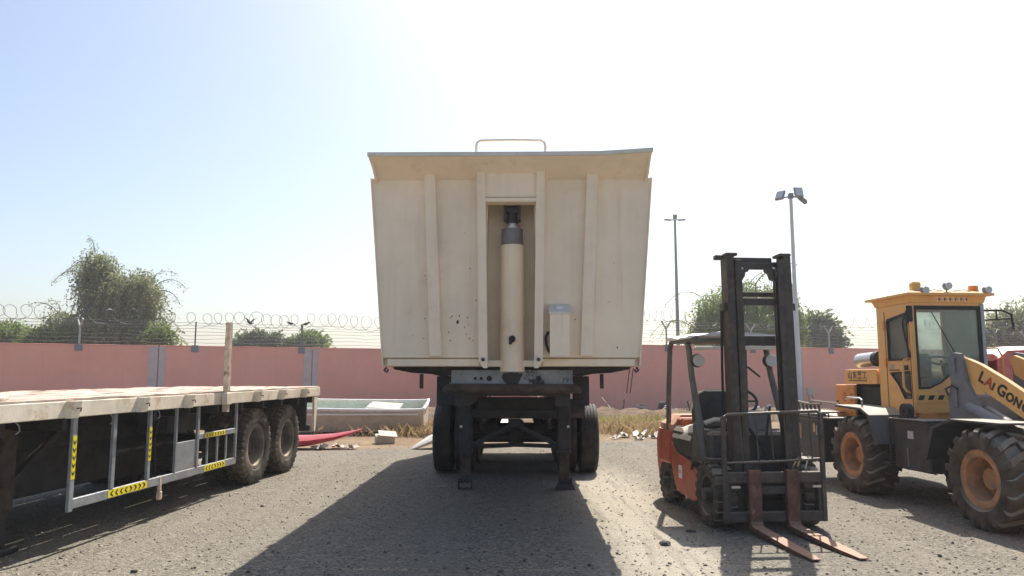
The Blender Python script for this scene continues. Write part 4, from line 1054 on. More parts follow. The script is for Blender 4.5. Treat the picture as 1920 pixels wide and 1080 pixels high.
def chevron_tape(a0, a1, c, half, vertical, n, x=-.03):
    """yellow strip with black arrows that point away from its middle"""
    t = MB()
    if vertical: t.bx(x + .0005, x + .0025, c - half, c + half, a0, a1)
    else: t.bx(x - .0035, x - .0012, a0, a1, c - half, c + half)
    o = t.build("chevron_tape", M['yellow_tape'], ft_)
    step = (a1 - a0) / (n + .6); mid = (a0 + a1) / 2
    xx = x + .0030 if vertical else x - .0008
    for k in range(n):
        q = a0 + step * (k + .8); d = -1 if (q < mid or vertical) else 1
        w = step * .30; hh = half * .74; tip = step * .34
        poly = [(q - d * tip, -hh), (q - d * tip + d * w * 1.1, -hh), (q + d * tip * .6 + d * w * .6, 0), (q - d * tip + d * w * 1.1, hh), (q - d * tip, hh), (q + d * tip * .6 - d * w * .5, 0)]
        if vertical: pl = [(c + b, a) for a, b in poly]
        else: pl = [(a, c + b) for a, b in poly]
        MB().prism(pl, xx - .0006, xx + .0006, 'x').build("chevron", M['letter_black'], o)
chevron_tape(.62, .99, 6.615, .027, True, 5); chevron_tape(.64, .98, 7.85, .024, True, 5)
chevron_tape(7.16, 7.84, .408, .034, False, 8); chevron_tape(9.08, 9.63, .798, .026, False, 7); chevron_tape(9.10, 9.66, .408, .034, False, 7)
flat_wheel = wheel_meshes("flatbed", .515, .27, .30, 'truck', M['rubber_tan'], M['rim_tan'], M['chassis'], .11, hub=.35)
for y in (10.75, 11.99):
    MB().cyl((-.3, y, .52), (-FW + .3, y, .52), .08, None, 14).build("axle", M['chassis'], ft_)
    for x, fl in ((-.19, True), (-.50, True), (-FW + .19, False), (-FW + .50, False)):
        put_wheel(ft_, flat_wheel, (x, y, .522), fl, rng.uniform(0, 3))
MB().bx(-.95, -.15, 13.08, 13.12, .56, 1.10).build("mud_flap", M['chassis'], ft_)
MB().prism([(13.06, 1.152), (13.26, 1.152), (13.16, .56), (13.10, .56)], -.04, -.005, 'x').build("rear_bracket", M['bed_rail'], ft_)
MB().bx(-FW + .1, -.1, 13.13, 13.2, .56, .66, .01).build("rear_bumper", M['chassis_brown'], ft_)
for z in (1.19, 1.24): MB().bx(-.05, .0, S1 + .002, S1 + .05, z - .012, z + .012).build("hinge", M['galv'], ft_)
MB().bx(-.62, -.2, 8.95, 9.85, .5, .52).bx(-.6, -.25, 8.6, 9.4, .86, 1.05).build("spare_rack", M['chassis'], ft_)
MB().bx(-1.55, -.9, 6.9, 8.6, .36, .9, .02).build("tool_box", M['chassis'], ft_)
MB().bx(-1.50, -.95, 8.7, 10.15, .30, .82, .02).build("underside_dark_block", M['chassis'], ft_)  # dark block added to blacken the shaded underside and hide the far wheels
MB().tube([(-.1, 8.15, 1.1), (-.12, 8.1, .85), (-.15, 8.2, .5)], .008, 6).build("hanging_cable", M['black'], ft_)
MB().tube([(-.05, 8.1, .45), (-.05, 8.12, .30)], .022, 6).box((-.05, 8.12, .25), (.05, .05, .09), None, .01).build("strap_end", M['stake'], ft_)
for s_ in (5.9, 7.15, 8.0): MB().tube([(-.05, s_, 1.15), (-.05, s_ + .04, 1.12), (-.05, s_ + .05, 1.08), (-.05, s_ + .01, 1.06)], .006, 6).build("rope_hook", M['galv'], ft_)

# ------------------------------------------------------------------ forklift
fk = thing("forklift", "worn orange forklift with tall dark mast and rusty forks facing the camera", "forklift", (2.53, 7.85, 0), math.radians(5.5))
fw_f = wheel_meshes("forklift_front", .31, .22, .19, 'fork', M['rubber_brown'], M['fork_dark'], M['fork_dark'], .0, lip=.02, hub=.35, bolts=6, seg=44)
fw_r = wheel_meshes("forklift_rear", .245, .17, .145, 'fork', M['rubber_brown'], M['fork_dark'], M['fork_dark'], .0, lip=.02, hub=.35, bolts=5, seg=40)
for sg in (-1, 1):
    put_wheel(fk, fw_f, (sg * .45, 0, .318), sg > 0, 0.2)
    put_wheel(fk, fw_r, (sg * .44, 1.45, .255), sg > 0, 0.1, 0.06)
MB().cyl((-.36, 0, .318), (.36, 0, .318), .09, None, 14).build("axle", M['fork_dark'], fk)
MB().cyl((-.36, 1.45, .255), (.36, 1.45, .255), .06, None, 12).build("axle", M['fork_dark'], fk)
MB().bx(-.30, .30, -.06, .18, .12, .56, .04).build("axle_housing", M['fork_dark'], fk)
body = MB()
side = [(.30, .26), (.30, .50), (.52, .57), (1.02, .63), (1.22, .74), (1.22, .52), (1.16, .36), (1.05, .20), (.5, .17), (.38, .19)]
body.prism(side, -.53, .53, 'x')
fb = body.build("body", M['fork_orange'], fk, 20)
MB().bx(-.5415, -.531, .82, .92, .36, .50).build("decal", M['white_paint'], fb)
MB().bx(-.5435, -.5405, .85, .885, .41, .45).build("decal_mark", M['fork_orange'], fb)
cw = MB().loft([[(x * s_, y, z) for x, z in ((-.53, zl), (-.55, .5), (-.55, .72), (-.52, .86), (.52, .86), (.55, .72), (.55, .5), (.53, zl))] for y, s_, zl in ((1.22, 1, .48), (1.62, 1, .46), (1.86, .93, .28), (1.98, .78, .30))])
cwo = cw.build("counterweight", M['fork_orange'], fk, 25)
MB().loft([[(x * s_, y, z) for x, z in ((-.50, .862), (-.50, .93), (-.40, zt_), (.40, zt_), (.50, .93), (.50, .862))] for y, s_, zt_ in ((1.20, 1, 1.05), (1.6, 1, 1.04), (1.85, .92, .98), (1.95, .75, .9))]).build("rear_hood", M['fork_pale'], fk, 25)
MB().bx(-.46, .46, 1.02, 1.21, .742, 1.02, .02).build("rear_hood_edge", M['fork_orange'], fk)
MB().bx(-.522, .522, .46, 1.19, .60, .915, .04).build("engine_cover", M['fork_dark'], fk)
cl = MB(); secs = []
for i in range(13):
    y = .50 + .64 * i / 12; row = []
    for j in range(11):
        x = -.54 + .50 * j / 10
        drop = max(0, .06 - (x + .54)) * 2.2
        row.append((x, y, .945 - drop + .035 * mnoise.noise((x * 7, y * 7, 1)) + .02 * math.sin(y * 11)))
    row += [(x, y, .917 if x > -.51 else .80) for x, _, _ in reversed(row)]
    secs.append(row)
co = cl.loft(secs).build("cloth_cover", M['white_cloth'], None, 60)
co.location = fk.location; co.rotation_euler = fk.rotation_euler
tag(co, "crumpled dirty white cloth lying on the forklift engine cover", "cloth")
MB().bx(-.5, .5, -.02 + .30, .52, .24, .30).bx(-.42, .42, .20, .28, .24, .95, .02).build("floor_plate", M['fork_dark'], fk)
MB().prism([(-.16, .68), (.36, .66), (.46, .50), (.40, .58), (.30, .62), (-.14, .64)], -.56, -.34, 'x').build("front_fender", M['fork_dark'], fk)
MB().prism([(-.16, .68), (.36, .66), (.46, .50), (.40, .58), (.30, .62), (-.14, .64)], .34, .56, 'x').build("front_fender", M['fork_dark'], fk)
MB().bx(-.48, .48, .02, .20, .60, .93, .03).build("cowl", M['fork_dark'], fk)
MB().bx(-.12, .22, .12, .36, .90, 1.14, .03).build("dashboard", M['tower_grey'], fk)
MB().tube([(.02 + .16 * math.cos(a), .38 + .05 * math.sin(a), 1.235 + .12 * math.sin(a)) for a in (2 * PI * k / 24 for k in range(24))], .016, 8, True).tube([(.02, .36, 1.235), (.02, .28, 1.05)], .02, 8).beam((-.14, .38, 1.235), (.18, .38, 1.235), .02, .02).build("steering_wheel", M['vinyl'], fk)
MB().tube([(.2, .24, 1.1), (.24, .28, 1.17)], .014, 8).cyl((.24, .27, 1.165), (.29, .29, 1.19), .022, None, 8).build("lever", M['chrome'], fk)
seat = MB().loft([[(x * sx - .10, y + .02 * z, z) for x, y in ((-.26, .90), (-.2, .86), (.2, .86), (.26, .90), (.22, .99), (-.22, .99))] for z, sx in ((.93, 1), (1.1, 1.04), (1.22, 1.0), (1.30, .85), (1.335, .55))])
so = seat.build("seat_back", M['vinyl'], fk, 40)
MB().tube([(-.37, .915, 1.13), (-.35, .91, 1.22), (-.29, .91, 1.30), (-.2, .91, 1.348), (0, .91, 1.35), (.09, .91, 1.30), (.15, .91, 1.22)], .012, 6).build("seat_piping", M['white_cloth'], so)
MB().bx(-.38, .18, .52, .93, .917, 1.0, .04).build("seat_cushion", M['vinyl'], fk)
MB().tube([(-.40, .42, 1.0), (-.30, .38, 1.04), (-.18, .36, 1.03)], .025, 8).build("arm_pad", M['white_cloth'], fk)
MB().prism([(.06, .60), (.46, .60), (.44, .78), (.40, 1.0), (.33, 1.0), (.22, .80)], -.535, -.50, 'x').build("pillar_plate", M['guard'], fk)
MB().prism([(.06, .60), (.46, .60), (.44, .78), (.40, 1.0), (.33, 1.0), (.22, .80)], .50, .535, 'x').build("pillar_plate", M['guard'], fk)
# overhead guard
for sg in (-1, 1):
    MB().tube([(sg * .49, 1.42, .86), (sg * .485, 1.40, 1.3), (sg * .47, 1.36, 1.84), (sg * .46, 1.31, 1.92)], .032, 8).build("guard_pillar", M['guard'], fk)
    MB().tube([(sg * .50, .16, .64), (sg * .47, .36, .96), (sg * .46, .62, 1.52), (sg * .455, .70, 1.80), (sg * .45, .78, 1.91)], [.055, .04, .034, .034, .034], 8).build("guard_pillar", M['guard'], fk)
    MB().bx(sg * .45 - .03, sg * .45 + .03, .50, 1.36, 1.89, 1.95, .01).build("roof_rail", M['guard'], fk)
    lm = MB().lathe([(-.03, .001), (-.03, .05), (.0, .075), (.03, .078), (.035, .07), (.03, .001)], TR(sg * .42 + .03, .60, 1.68) @ RZ(PI / 2), 20).beam((sg * .45, .66, 1.6), (sg * .43, .62, 1.68), .02, .02).build("work_lamp", M['fork_dark'], fk)
    MB().lathe([(-.006, .001), (-.006, .062), (.0, .068), (.0, .001)], TR(sg * .42 + .03, .563, 1.68) @ RZ(PI / 2), 20).build("lens", M['lamp_face'], lm)
for y in (.52, .72, .92, 1.12, 1.32):
    MB().bx(-.45, .45, y - .02, y + .02, 1.895, 1.935, .006).build("roof_bar", M['guard'], fk)
MB().bx(-.46, .46, .44, .50, 1.80, 1.84, .006).bx(-.49, -.30, .36, .5, 1.795, 1.835, .01).build("roof_lip", M['white_cloth'], fk)
sh = MB(); secs = []
for i in range(15):
    y = .50 + .88 * i / 14; row = []
    for j in range(15):
        x = -.50 + 1.0 * j / 14
        e = abs(x) / .5
        row.append((x, y, 1.985 + .022 * mnoise.noise((x * 5, y * 5, 7)) + .015 * math.sin(x * 9 + y * 4) - .03 * e ** 4))
    row += [(x, y, 1.955 if abs(x) < .49 else 1.925) for x, _, _ in reversed(row)]
    secs.append(row)
so_ = sh.loft(secs).build("roof_sheet", M['sheet'], None, 50)
so_.location = fk.location; so_.rotation_euler = fk.rotation_euler
tag(so_, "rumpled white and blue sheet spread over the forklift roof", "tarpaulin")
MB().tube([(.40, .78, 1.5), (.24, .70, 1.60), (.10, .66, 1.66)], .012, 6).tube([(.11, .66, 1.655), (.11, .66, 1.55)], .004, 5).build("mirror_arm", M['chassis_brown'], fk)
# mast
tilt = RX(math.radians(1.0))
def mpart(m, name, mat_=None, parent=None):
    m2 = MB().add(m.v, m.f, TR(0, -.2, .1) @ RX(math.radians(-1.2)) @ TR(0, .2, -.1))
    return m2.build(name, mat_ or M['mast'], parent or fk)
for sg in (-1, 1):
    c = MB().bx(sg * .345, sg * .325, -.27, -.10, .10, 2.74, .003).bx(sg * .325, sg * .266, -.27, -.25, .10, 2.74, .003).bx(sg * .325, sg * .266, -.12, -.10, .10, 2.74, .003)
    mpart(c, "outer_mast_channel")
    c = MB().bx(sg * .258, sg * .242, -.29, -.14, .12, 2.70, .003).bx(sg * .242, sg * .192, -.29, -.27, .12, 2.70, .003).bx(sg * .242, sg * .198, -.16, -.14, .12, 2.70, .003)
    mpart(c, "inner_mast_channel")
    mpart(MB().cyl((sg * .296, -.185, .3), (sg * .296, -.185, 1.9), .026, None, 14).cyl((sg * .296, -.185, 1.9), (sg * .296, -.185, 2.6), .02, None, 12), "lift_ram", M['dark_steel'])
    mpart(MB().bx(sg * .215, sg * .185, -.235, -.205, .5, 2.55), "lift_chain", M['chassis'])
    mpart(MB().lathe([(-.02, .03), (-.02, .07), (.02, .07), (.02, .03)], TR(sg * .185, -.21, 2.56), 18), "chain_sheave", M['dark_steel'])
    mpart(MB().bx(sg * .349, sg * .226, -.276, -.095, 2.742, 2.775, .006), "mast_cap")
    mpart(MB().bx(sg * .385, sg * .346, -.24, -.13, 2.18, 2.26, .006), "mast_bracket")
for k, (x, zz) in enumerate(((-.175, 1.0), (-.155, .8))):
    mpart(MB().tube([(x, -.15, 2.55), (x - .005, -.14, 1.9), (x, -.13, 1.3), (x + .03, -.12, zz)], .009, 6), "hydraulic_hose", M['black'])
mpart(MB().bx(-.44, -.36, -.22, -.14, 2.71, 2.76, .01), "mast_stub")
mpart(MB().bx(-.214, .214, -.115, -.075, 2.69, 2.755, .006), "mast_crossbar")
mpart(MB().bx(-.24, .24, -.155, -.12, 2.62, 2.69, .004).prism([(-.20, 2.62), (-.09, 2.62), (-.11, 2.58), (-.14, 2.57), (-.15, 2.52), (-.20, 2.50)], -.25, -.2, 'y').prism([(.20, 2.62), (.07, 2.62), (.08, 2.58), (.11, 2.56), (.13, 2.50), (.20, 2.48)], -.25, -.2, 'y'), "hose_guide")
mpart(MB().bx(-.24, .24, -.20, -.15, 2.24, 2.315, .006), "mast_crossbar")
mpart(MB().bx(-.24, .24, -.11, -.06, 2.34, 2.39, .006), "mast_crossbar")
mpart(MB().bx(-.214, .214, -.11, -.06, 1.83, 1.93, .006), "mast_crossbar")
mpart(MB().bx(-.214, .214, -.11, -.06, .55, .66, .006), "mast_crossbar")
mpart(MB().tube([(-.33, -.09, 2.0), (-.30, -.06, 1.5), (-.22, -.04, 1.2), (-.1, -.02, 1.0), (.02, -.1, .8), (.05, -.2, .55)], .016, 8), "hydraulic_hose", M['black'])
mpart(MB().tube([(-.36, -.12, 2.2), (-.37, -.1, 1.6), (-.36, -.06, 1.2), (-.30, .05, .95)], .014, 8), "hydraulic_hose", M['black'])
mpart(MB().tube([(.12, -.1, 1.2), (.05, -.14, .9), (.10, -.22, .6)], .013, 8), "hydraulic_hose", M['black'])
# carriage, load guard, forks
yc = -.36
car = MB().bx(-.49, .49, yc - .03, yc + .03, .47, .575, .008).build("carriage_bar", M['mast'], fk)
MB().bx(-.49, .49, yc - .03, yc + .03, .10, .20, .008).build("carriage_bar", M['mast'], fk)
for x in (-.47, -.16, .16, .47):
    MB().bx(x - .025, x + .025, yc - .02, yc + .05, .20, .47, .004).build("carriage_plate", M['fork_dark'], fk)
MB().bx(-.135, .135, yc - .035, yc - .005, .37, .44).build("carriage_web", M['fork_dark'], fk)
for x in (-.40, .42): MB().bx(x - .045, x + .045, yc - .05, yc - .03, .425, .45, .004).build("fork_pin", M['chrome'], fk)
for sg in (-1, 1):
    MB().bx(sg * .50 - .022, sg * .50 + .022, yc - .04, yc + .0, .10, 1.11 if sg < 0 else 1.15, .006).build("guard_upright", M['mast'], fk)
ztop = lambda x: 1.13 + .035 * (x + .5)
MB().tube([(-.50, yc - .02, 1.05), (-.49, yc - .02, 1.11), (-.45, yc - .02, ztop(-.45)), (0, yc - .02, ztop(0)), (.46, yc - .02, ztop(.46)), (.50, yc - .02, ztop(.5) - .03)], .016, 8).build("guard_rail", M['guard_bar'], fk)
MB().tube([(-.49, yc - .02, .665), (0, yc - .02, .675), (.49, yc - .02, .70)], .012, 8).build("guard_rail", M['guard_bar'], fk)
for x in (-.33, -.17, -.02, .12, .26, .38):
    MB().cyl((x + .02, yc - .02, .68), (x, yc - .02, ztop(x)), .0085, None, 8).build("guard_bar", M['guard_bar'], fk)
MB().tube([(.2, yc + .02, .6), (.24, yc - .02, .70), (.3, yc, .75), (.27, yc + .04, .62)], .01, 6).tube([(.34, yc + .02, .6), (.37, yc, .72), (.42, yc, .70)], .01, 6).build("chain_hook", M['chrome'], fk)
for x, dx in ((-.22, .03), (.16, .06)):
    f = MB()
    prof = [(yc - .035, .60), (yc - .085, .60), (yc - .085, .12), (yc - .105, .085), (yc - .14, .076), (yc - .9, .036), (yc - 1.16, .022), (yc - 1.16, .010), (yc - .9, .008), (yc - .12, .03), (yc - .05, .045), (yc - .035, .08)]
    n = len(prof); V = []
    for sgn in (-1, 1):
        for (y, z) in prof:
            w = .06 if y > yc - .95 else .035
            V.append((x + sgn * w + dx * max(0, (yc - y - .1)), y, z))
    f.add(V, [tuple(range(n))[::-1], tuple(range(n, 2 * n))] + [(i, (i + 1) % n, n + (i + 1) % n, n + i) for i in range(n)])
    f.build("fork", M['fork_rust'], fk, 20)

# ------------------------------------------------------------------ wheel loader
ld = thing("wheel_loader", "yellow wheel loader with glazed cab and lettered boom on the right", "wheel loader", (5.455, 8.83, 0), math.radians(5.0))
lwm = wheel_meshes("loader", .468, .42, .278, 'loader', M['rubber_brown'], M['rim_orange'], M['rim_orange'], .06, lip=.06, hub=.42, bolts=10, seg=52)
for y in (-1.18, 1.18):
    MB().cyl((-.7, y, .5), (.7, y, .5), .11, None, 16).bx(-.2, .2, y - .2, y + .2, .33, .68, .05).build("axle", M['loader_orange'], ld)
    for sg in (-1, 1): put_wheel(ld, lwm, (sg * .74, y, .492), sg > 0, 0.4 + y)
# frames, tank, steps
MB().bx(-.32, .32, -.1, 2.5, .62, .95, .02).build("rear_frame", M['loader_black'], ld)
MB().bx(-.30, .30, -1.5, -.2, .55, .98, .02).build("front_frame", M['loader_black'], ld)
MB().cyl((0, -.15, .5), (0, -.15, 1.0), .09, None, 14).build("hinge_pin", M['loader_orange'], ld)
tk = MB().bx(-.72, -.30, -.12, .56, .40, .98, .02).build("fuel_tank", M['loader_black'], ld)
MB().bx(-.724, -.7205, .16, .27, .77, .86).build("data_plate", M['lamp_face'], tk)
MB().bx(-.728, -.705, .27, .29, .44, .66).build("tank_gauge", M['tower_grey'], tk)
MB().bx(-.76, -.28, -.14, .58, .98, 1.0, .004).build("tank_top", M['loader_black'], ld)
MB().bx(.30, .72, -.12, .56, .30, .98, .02).build("battery_box", M['loader_black'], ld)
stp = MB().bx(-.76, -.74, .575, .60, .40, .98).bx(-.76, -.74, .76, .785, .40, .98).build("step_frame", M['loader_black'], ld)
for z in (.42, .66): MB().bx(-.78, -.60, .60, .76, z, z + .03, .004).build("step", M['loader_black'], stp)
MB().prism([(-.32, .58), (-.30, .60), (-.46, .96), (-.78, 1.06), (-1.5, 1.06), (-1.5, 1.04), (-.80, 1.04), (-.50, .94), (-.36, .60)], -.92, -.42, 'x').build("front_fender", M['loader_black'], ld)
MB().prism([(-.32, .58), (-.30, .60), (-.46, .96), (-.78, 1.06), (-1.5, 1.06), (-1.5, 1.04), (-.80, 1.04), (-.50, .94), (-.36, .60)], .42, .92, 'x').build("front_fender", M['loader_black'], ld)
for sg in (-1, 1):
    MB().prism([(.60, .66), (.58, .68), (.74, 1.02), (.92, 1.10), (1.55, 1.12), (1.55, 1.09), (.94, 1.07), (.78, 1.0), (.66, .66)], sg * .92, sg * .42, 'x').build("rear_fender", M['loader_black'], ld)
MB().tube([(-.85, 1.0, 1.11), (-.85, 1.0, 1.20), (-.85, 1.05, 1.22), (-.85, 1.35, 1.22), (-.85, 1.4, 1.20)], .013, 6).build("fender_handle", M['galv'], ld)
MB().bx(-.46, -.30, .30, .44, 1.0, 1.06).bx(-.48, .46, .46, 1.22, .97, 1.055).build("cab_base", M['loader_orange'], ld)
MB().lathe([(-.04, .02), (-.04, .09), (.04, .09), (.04, .02)], TR(-.62, .42, 1.085), 20).bx(-.70, -.54, .36, .48, 1.0, 1.02).build("air_horn", M['rubber'], ld)
# cab shell
FL, FR, RR_, RL = (-.49, .43), (.47, .43), (.50, 1.23), (-.45, 1.23)
front = wallmap((*FL, 0), (*FR, 0), (0, -1, 0)); left = wallmap((*RL, 0), (*FL, 0), (-1, -.1, 0)); right = wallmap((*FR, 0), (*RR_, 0), (1, -.1, 0)); rear = wallmap((*RR_, 0), (*RL, 0), (0, 1, 0))
ZB, ZT = 1.06, 2.41
cab = MB()
win = [(.05, 1.345), (.2, 1.35), (.36, 1.42), (.52, 1.53), (.62, 1.55), (.955, 1.55), (.955, 2.375), (.05, 2.375)]
cab.ring([(0, ZB), (.2, ZB), (.36, ZB), (.52, ZB), (.62, ZB), (1, ZB), (1, ZT), (0, ZT)], win, front, -.04, 0)
cabo = cab.build("cab_front", M['loader_yellow'], ld)
MB().ring(win, shrink(win, .93), front, -.03, .006).build("window_seal", M['black'], cabo)
MB().slab(shrink(win, .935), front, -.018, -.012).build("windscreen", M['glass'], cabo)
MB().tube([front((.27, 2.30), .02), front((.52, 1.86), .022), front((.74, 1.44), .02)], .006, 6).build("wiper", M['black'], cabo)
MB().slab([(.955, 1.2), (1.0, 1.2), (1.0, 2.40), (.955, 2.40)], front, .004, .016).build("corner_trim", M['galv'], cabo)
up = [(.30, 1.70), (.90, 1.70), (.90, 2.30), (.30, 2.24)]; lo = [(.32, 1.55), (.91, 1.57), (.91, 1.23), (.72, 1.22), (.55, 1.40)]
lc = MB()
lc.ring([(0, 1.62), (1, 1.62), (1, ZT), (0, ZT)], up, left, -.04, 0)
lc.ring([(0, 1.6195), (1, 1.6195), (1, ZB), (.55, ZB), (0, ZB)], lo, left, -.04, 0)
lco = lc.build("cab_side", M['loader_yellow'], ld)
for w in (up, lo):
    MB().ring(w, shrink(w, .90), left, -.03, .008).build("window_seal", M['black'], lco)
    MB().slab(shrink(w, .905), left, -.018, -.012).build("window_pane", M['glass'], lco)
MB().slab([(.30, 1.575), (.62, 1.575), (.62, 1.59), (.30, 1.59)], left, .001, .004).slab([(.235, 1.10), (.25, 1.10), (.25, 2.34), (.235, 2.34)], left, .001, .004).slab([(.935, 1.10), (.95, 1.10), (.95, 2.34), (.935, 2.34)], left, .001, .004).build("door_seam", M['letter_brown'], lco)
for z in (1.62, 2.1): MB().slab([(.215, z), (.265, z), (.265, z + .12), (.215, z + .12)], left, .004, .022).build("hinge", M['loader_orange'], lco)
MB().slab([(.74, 1.58), (.86, 1.58), (.86, 1.64), (.74, 1.64)], left, .005, .02).build("door_latch", M['black'], lco)
MB().slab([(.34, 1.60), (.46, 1.60), (.46, 1.66), (.34, 1.66)], left, .001, .004).build("decal", M['galv'], lco)
rc = MB(); rwn = [(.06, 1.40), (.94, 1.40), (.94, 2.36), (.06, 2.36)]
rc.ring([(0, ZB), (1, ZB), (1, ZT), (0, ZT)], rwn, right, -.04, 0); rco = rc.build("cab_side", M['loader_yellow'], ld)
MB().slab(rwn, right, -.022, -.016).build("window_pane", M['glass'], rco)
bc = MB(); bw = [(.05, 1.45), (.95, 1.45), (.95, 2.36), (.05, 2.36)]
bc.ring([(0, ZB), (1, ZB), (1, ZT), (0, ZT)], bw, rear, -.04, 0); bco = bc.build("cab_back", M['loader_yellow'], ld)
MB().slab(bw, rear, -.022, -.016).build("rear_window", M['glass'], bco)
roof = MB(); pl = [(-.58, .33), (.56, .33), (.58, 1.36), (-.53, 1.36)]
roof.loft([[(x * 1.0, y, ZT + .002) for x, y in [(-.5, .42), (.48, .42), (.51, 1.24), (-.46, 1.24)]], [(x, y, ZT + .085) for x, y in [(-.52, .40), (.50, .40), (.53, 1.28), (-.48, 1.28)]], [(x, y, ZT + .088) for x, y in pl], [(x, y, ZT + .118) for x, y in pl], [(x * .86, .95 + (y - .95) * .86, ZT + .15) for x, y in pl]])
roof.build("cab_roof", M['loader_yellow'], ld, 20)
for k in range(6):
    t0 = .34 + k * .075
    MB().slab([(t0, 2.43), (t0 + .035, 2.455), (t0, 2.48), (t0 + .03, 2.48), (t0 + .07, 2.455), (t0 + .03, 2.43)], lambda p, d: front(p, d + .012), .012 - .003, .014).build("roof_chevron", M['white_paint'] if k % 1 == 0 else M['black'], cabo)
    MB().slab([(t0 + .036, 2.435), (t0 + .066, 2.455), (t0 + .036, 2.475)], lambda p, d: front(p, d + .012), .0142, .0162).build("roof_chevron", M['black'], cabo)
MB().slab([(.02, 1.215), (.98, 1.215), (.98, 1.275), (.02, 1.275)], front, .001, .003).build("stripe_band", M['amber_pale'], cabo)
for k in range(7):
    t0 = .03 + k * .132
    MB().slab([(t0, 1.217), (t0 + .07, 1.217), (t0 + .10, 1.273), (t0 + .03, 1.273)], front, .0035, .005).build("hazard_stripe", M['black'], cabo)
MB().slab([(.0, 1.185), (1, 1.185), (1, 1.20), (.0, 1.20)], front, .001, .012).build("cab_ledge", M['loader_yellow'], cabo)
rt = ZT + .15
MB().box((-.36, .50, rt + .055), (.115, .10, .13), None, .02).build("beacon", M['amber_pale'], ld)
MB().cyl((.41, .50, rt - .02), (.41, .50, rt + .075), .062, .055, 18).build("beacon", M['amber'], ld)
for x, z in ((-.33, rt + .0), (-.03, rt + .055), (.49, rt + .01)):
    q = MB().lathe([(-.03, .001), (-.03, .035), (.0, .052), (.025, .052), (.025, .001)], TR(x, .36, z) @ RZ(PI / 2), 20).cyl((x, .38, rt - .06), (x, .38, z - .04), .01, None, 8).build("work_lamp", M['lamp_grey'], ld)
    MB().lathe([(-.004, .001), (-.004, .043), (.004, .043), (.004, .001)], TR(x, .328, z) @ RZ(PI / 2), 20).build("lens", M['lamp_face'], q)
MB().tube([(-.28, .40, rt - .02), (-.2, .38, rt + .01), (0, .42, rt - .01), (.2, .38, rt + .012), (.35, .42, rt - .01)], .006, 6).build("lamp_cable", M['white_cloth'], ld)
# mirrors and handles
MB().tube([(-.50, .44, 2.34), (-.56, .40, 2.30), (-.64, .36, 2.17), (-.64, .36, 2.10), (-.56, .42, 1.86), (-.505, .46, 1.74)], .012, 8).tube([(-.64, .36, 2.10), (-.55, .40, 2.16), (-.53, .42, 2.30)], .010, 8).build("mirror_bracket", M['black'], ld)
MB().box((-.535, .38, 2.27), (.10, .03, .20), RZ(.3), .015).build("mirror", M['black'], ld)
MB().tube([(-.50, .52, 1.72), (-.56, .50, 1.71), (-.585, .50, 1.64), (-.585, .50, 1.38), (-.55, .50, 1.32), (-.49, .52, 1.30)], .014, 8).build("grab_handle", M['loader_yellow'], ld)
MB().tube([(.48, .44, 2.32), (.70, .40, 2.32), (.80, .38, 2.27), (.82, .38, 2.08)], .013, 8).tube([(.48, .44, 2.20), (.81, .38, 2.22)], .011, 8).tube([(.62, .40, 2.32), (.62, .40, 2.215)], .010, 8).build("mirror_bracket", M['black'], ld)
MB().tube([(.48, .46, 1.85), (.60, .40, 1.85), (.64, .38, 1.75), (.64, .38, 1.35), (.60, .40, 1.28)], .012, 8).build("grab_handle", M['loader_orange'], ld)
# inside the cab
MB().bx(-.22, .22, .80, 1.12, 1.08, 1.45, .05).build("seat_cushion", M['vinyl'], ld)
MB().bx(-.20, .20, 1.06, 1.15, 1.45, 1.80, .05).build("seat_back", M['vinyl'], ld)
MB().tube([(.05 + .19 * math.cos(a), .68 + .08 * math.sin(a), 1.70 + .05 * math.sin(a)) for a in (2 * PI * k / 24 for k in range(24))], .016, 8, True).tube([(.05, .68, 1.70), (.05, .58, 1.35)], .025, 8).build("steering_wheel", M['vinyl'], ld)
MB().bx(-.30, .35, .50, .62, 1.08, 1.48, .03).build("dashboard", M['tower_grey'], ld)
# boom, tower, rams, bucket
tow = MB()
tp = [(-.08, 1.0), (-.06, 1.25), (-.12, 1.42), (-.11, 1.72), (-.16, 1.78), (-.30, 1.76), (-.38, 1.45), (-.58, 1.12), (-.60, .98)]
for nm, x in (("tower_plate", -.41), ("tower_plate", .365)):
    MB().prism(tp, x, x + .045, 'x').build(nm, M['tower_grey'], ld)
MB().bx(-.364, .364, -.40, -.20, 1.0, 1.3, .02).build("tower_web", M['tower_grey'], ld)
MB().bx(-.426, -.411, -.23, -.17, 1.55, 1.72, .006).build("grease_block", M['tower_grey'], ld)
MB().bx(-.426, -.411, -.23, -.15, 1.15, 1.40, .006).build("grease_block", M['tower_grey'], ld)
MB().tube([(-.43, -.10, 1.28), (-.45, -.08, 1.36), (-.43, -.17, 1.40), (-.43, -.25, 1.36)], .012, 6).build("hose", M['black'], ld)
boomp = [(-.16, 1.70), (-.22, 1.745), (-.55, 1.635), (-.9, 1.475), (-1.25, 1.295), (-1.75, .99), (-2.35, .50), (-2.45, .38), (-2.35, .30), (-1.75, .72), (-1.25, 1.01), (-.85, 1.215), (-.50, 1.38), (-.22, 1.52)]
for x in (-.36, .305):
    bo = MB().prism(boomp, x, x + .055, 'x').build("boom_arm", M['loader_yellow'], ld)
    if x < 0: boom = bo
MB().cyl((-.303, -1.1, 1.18), (.303, -1.1, 1.18), .06, None, 12).build("boom_cross_tube", M['loader_yellow'], ld)
MB().bx(-.304, .304, -1.7, -1.5, .80, .95, .02).build("boom_cross_beam", M['loader_yellow'], ld)
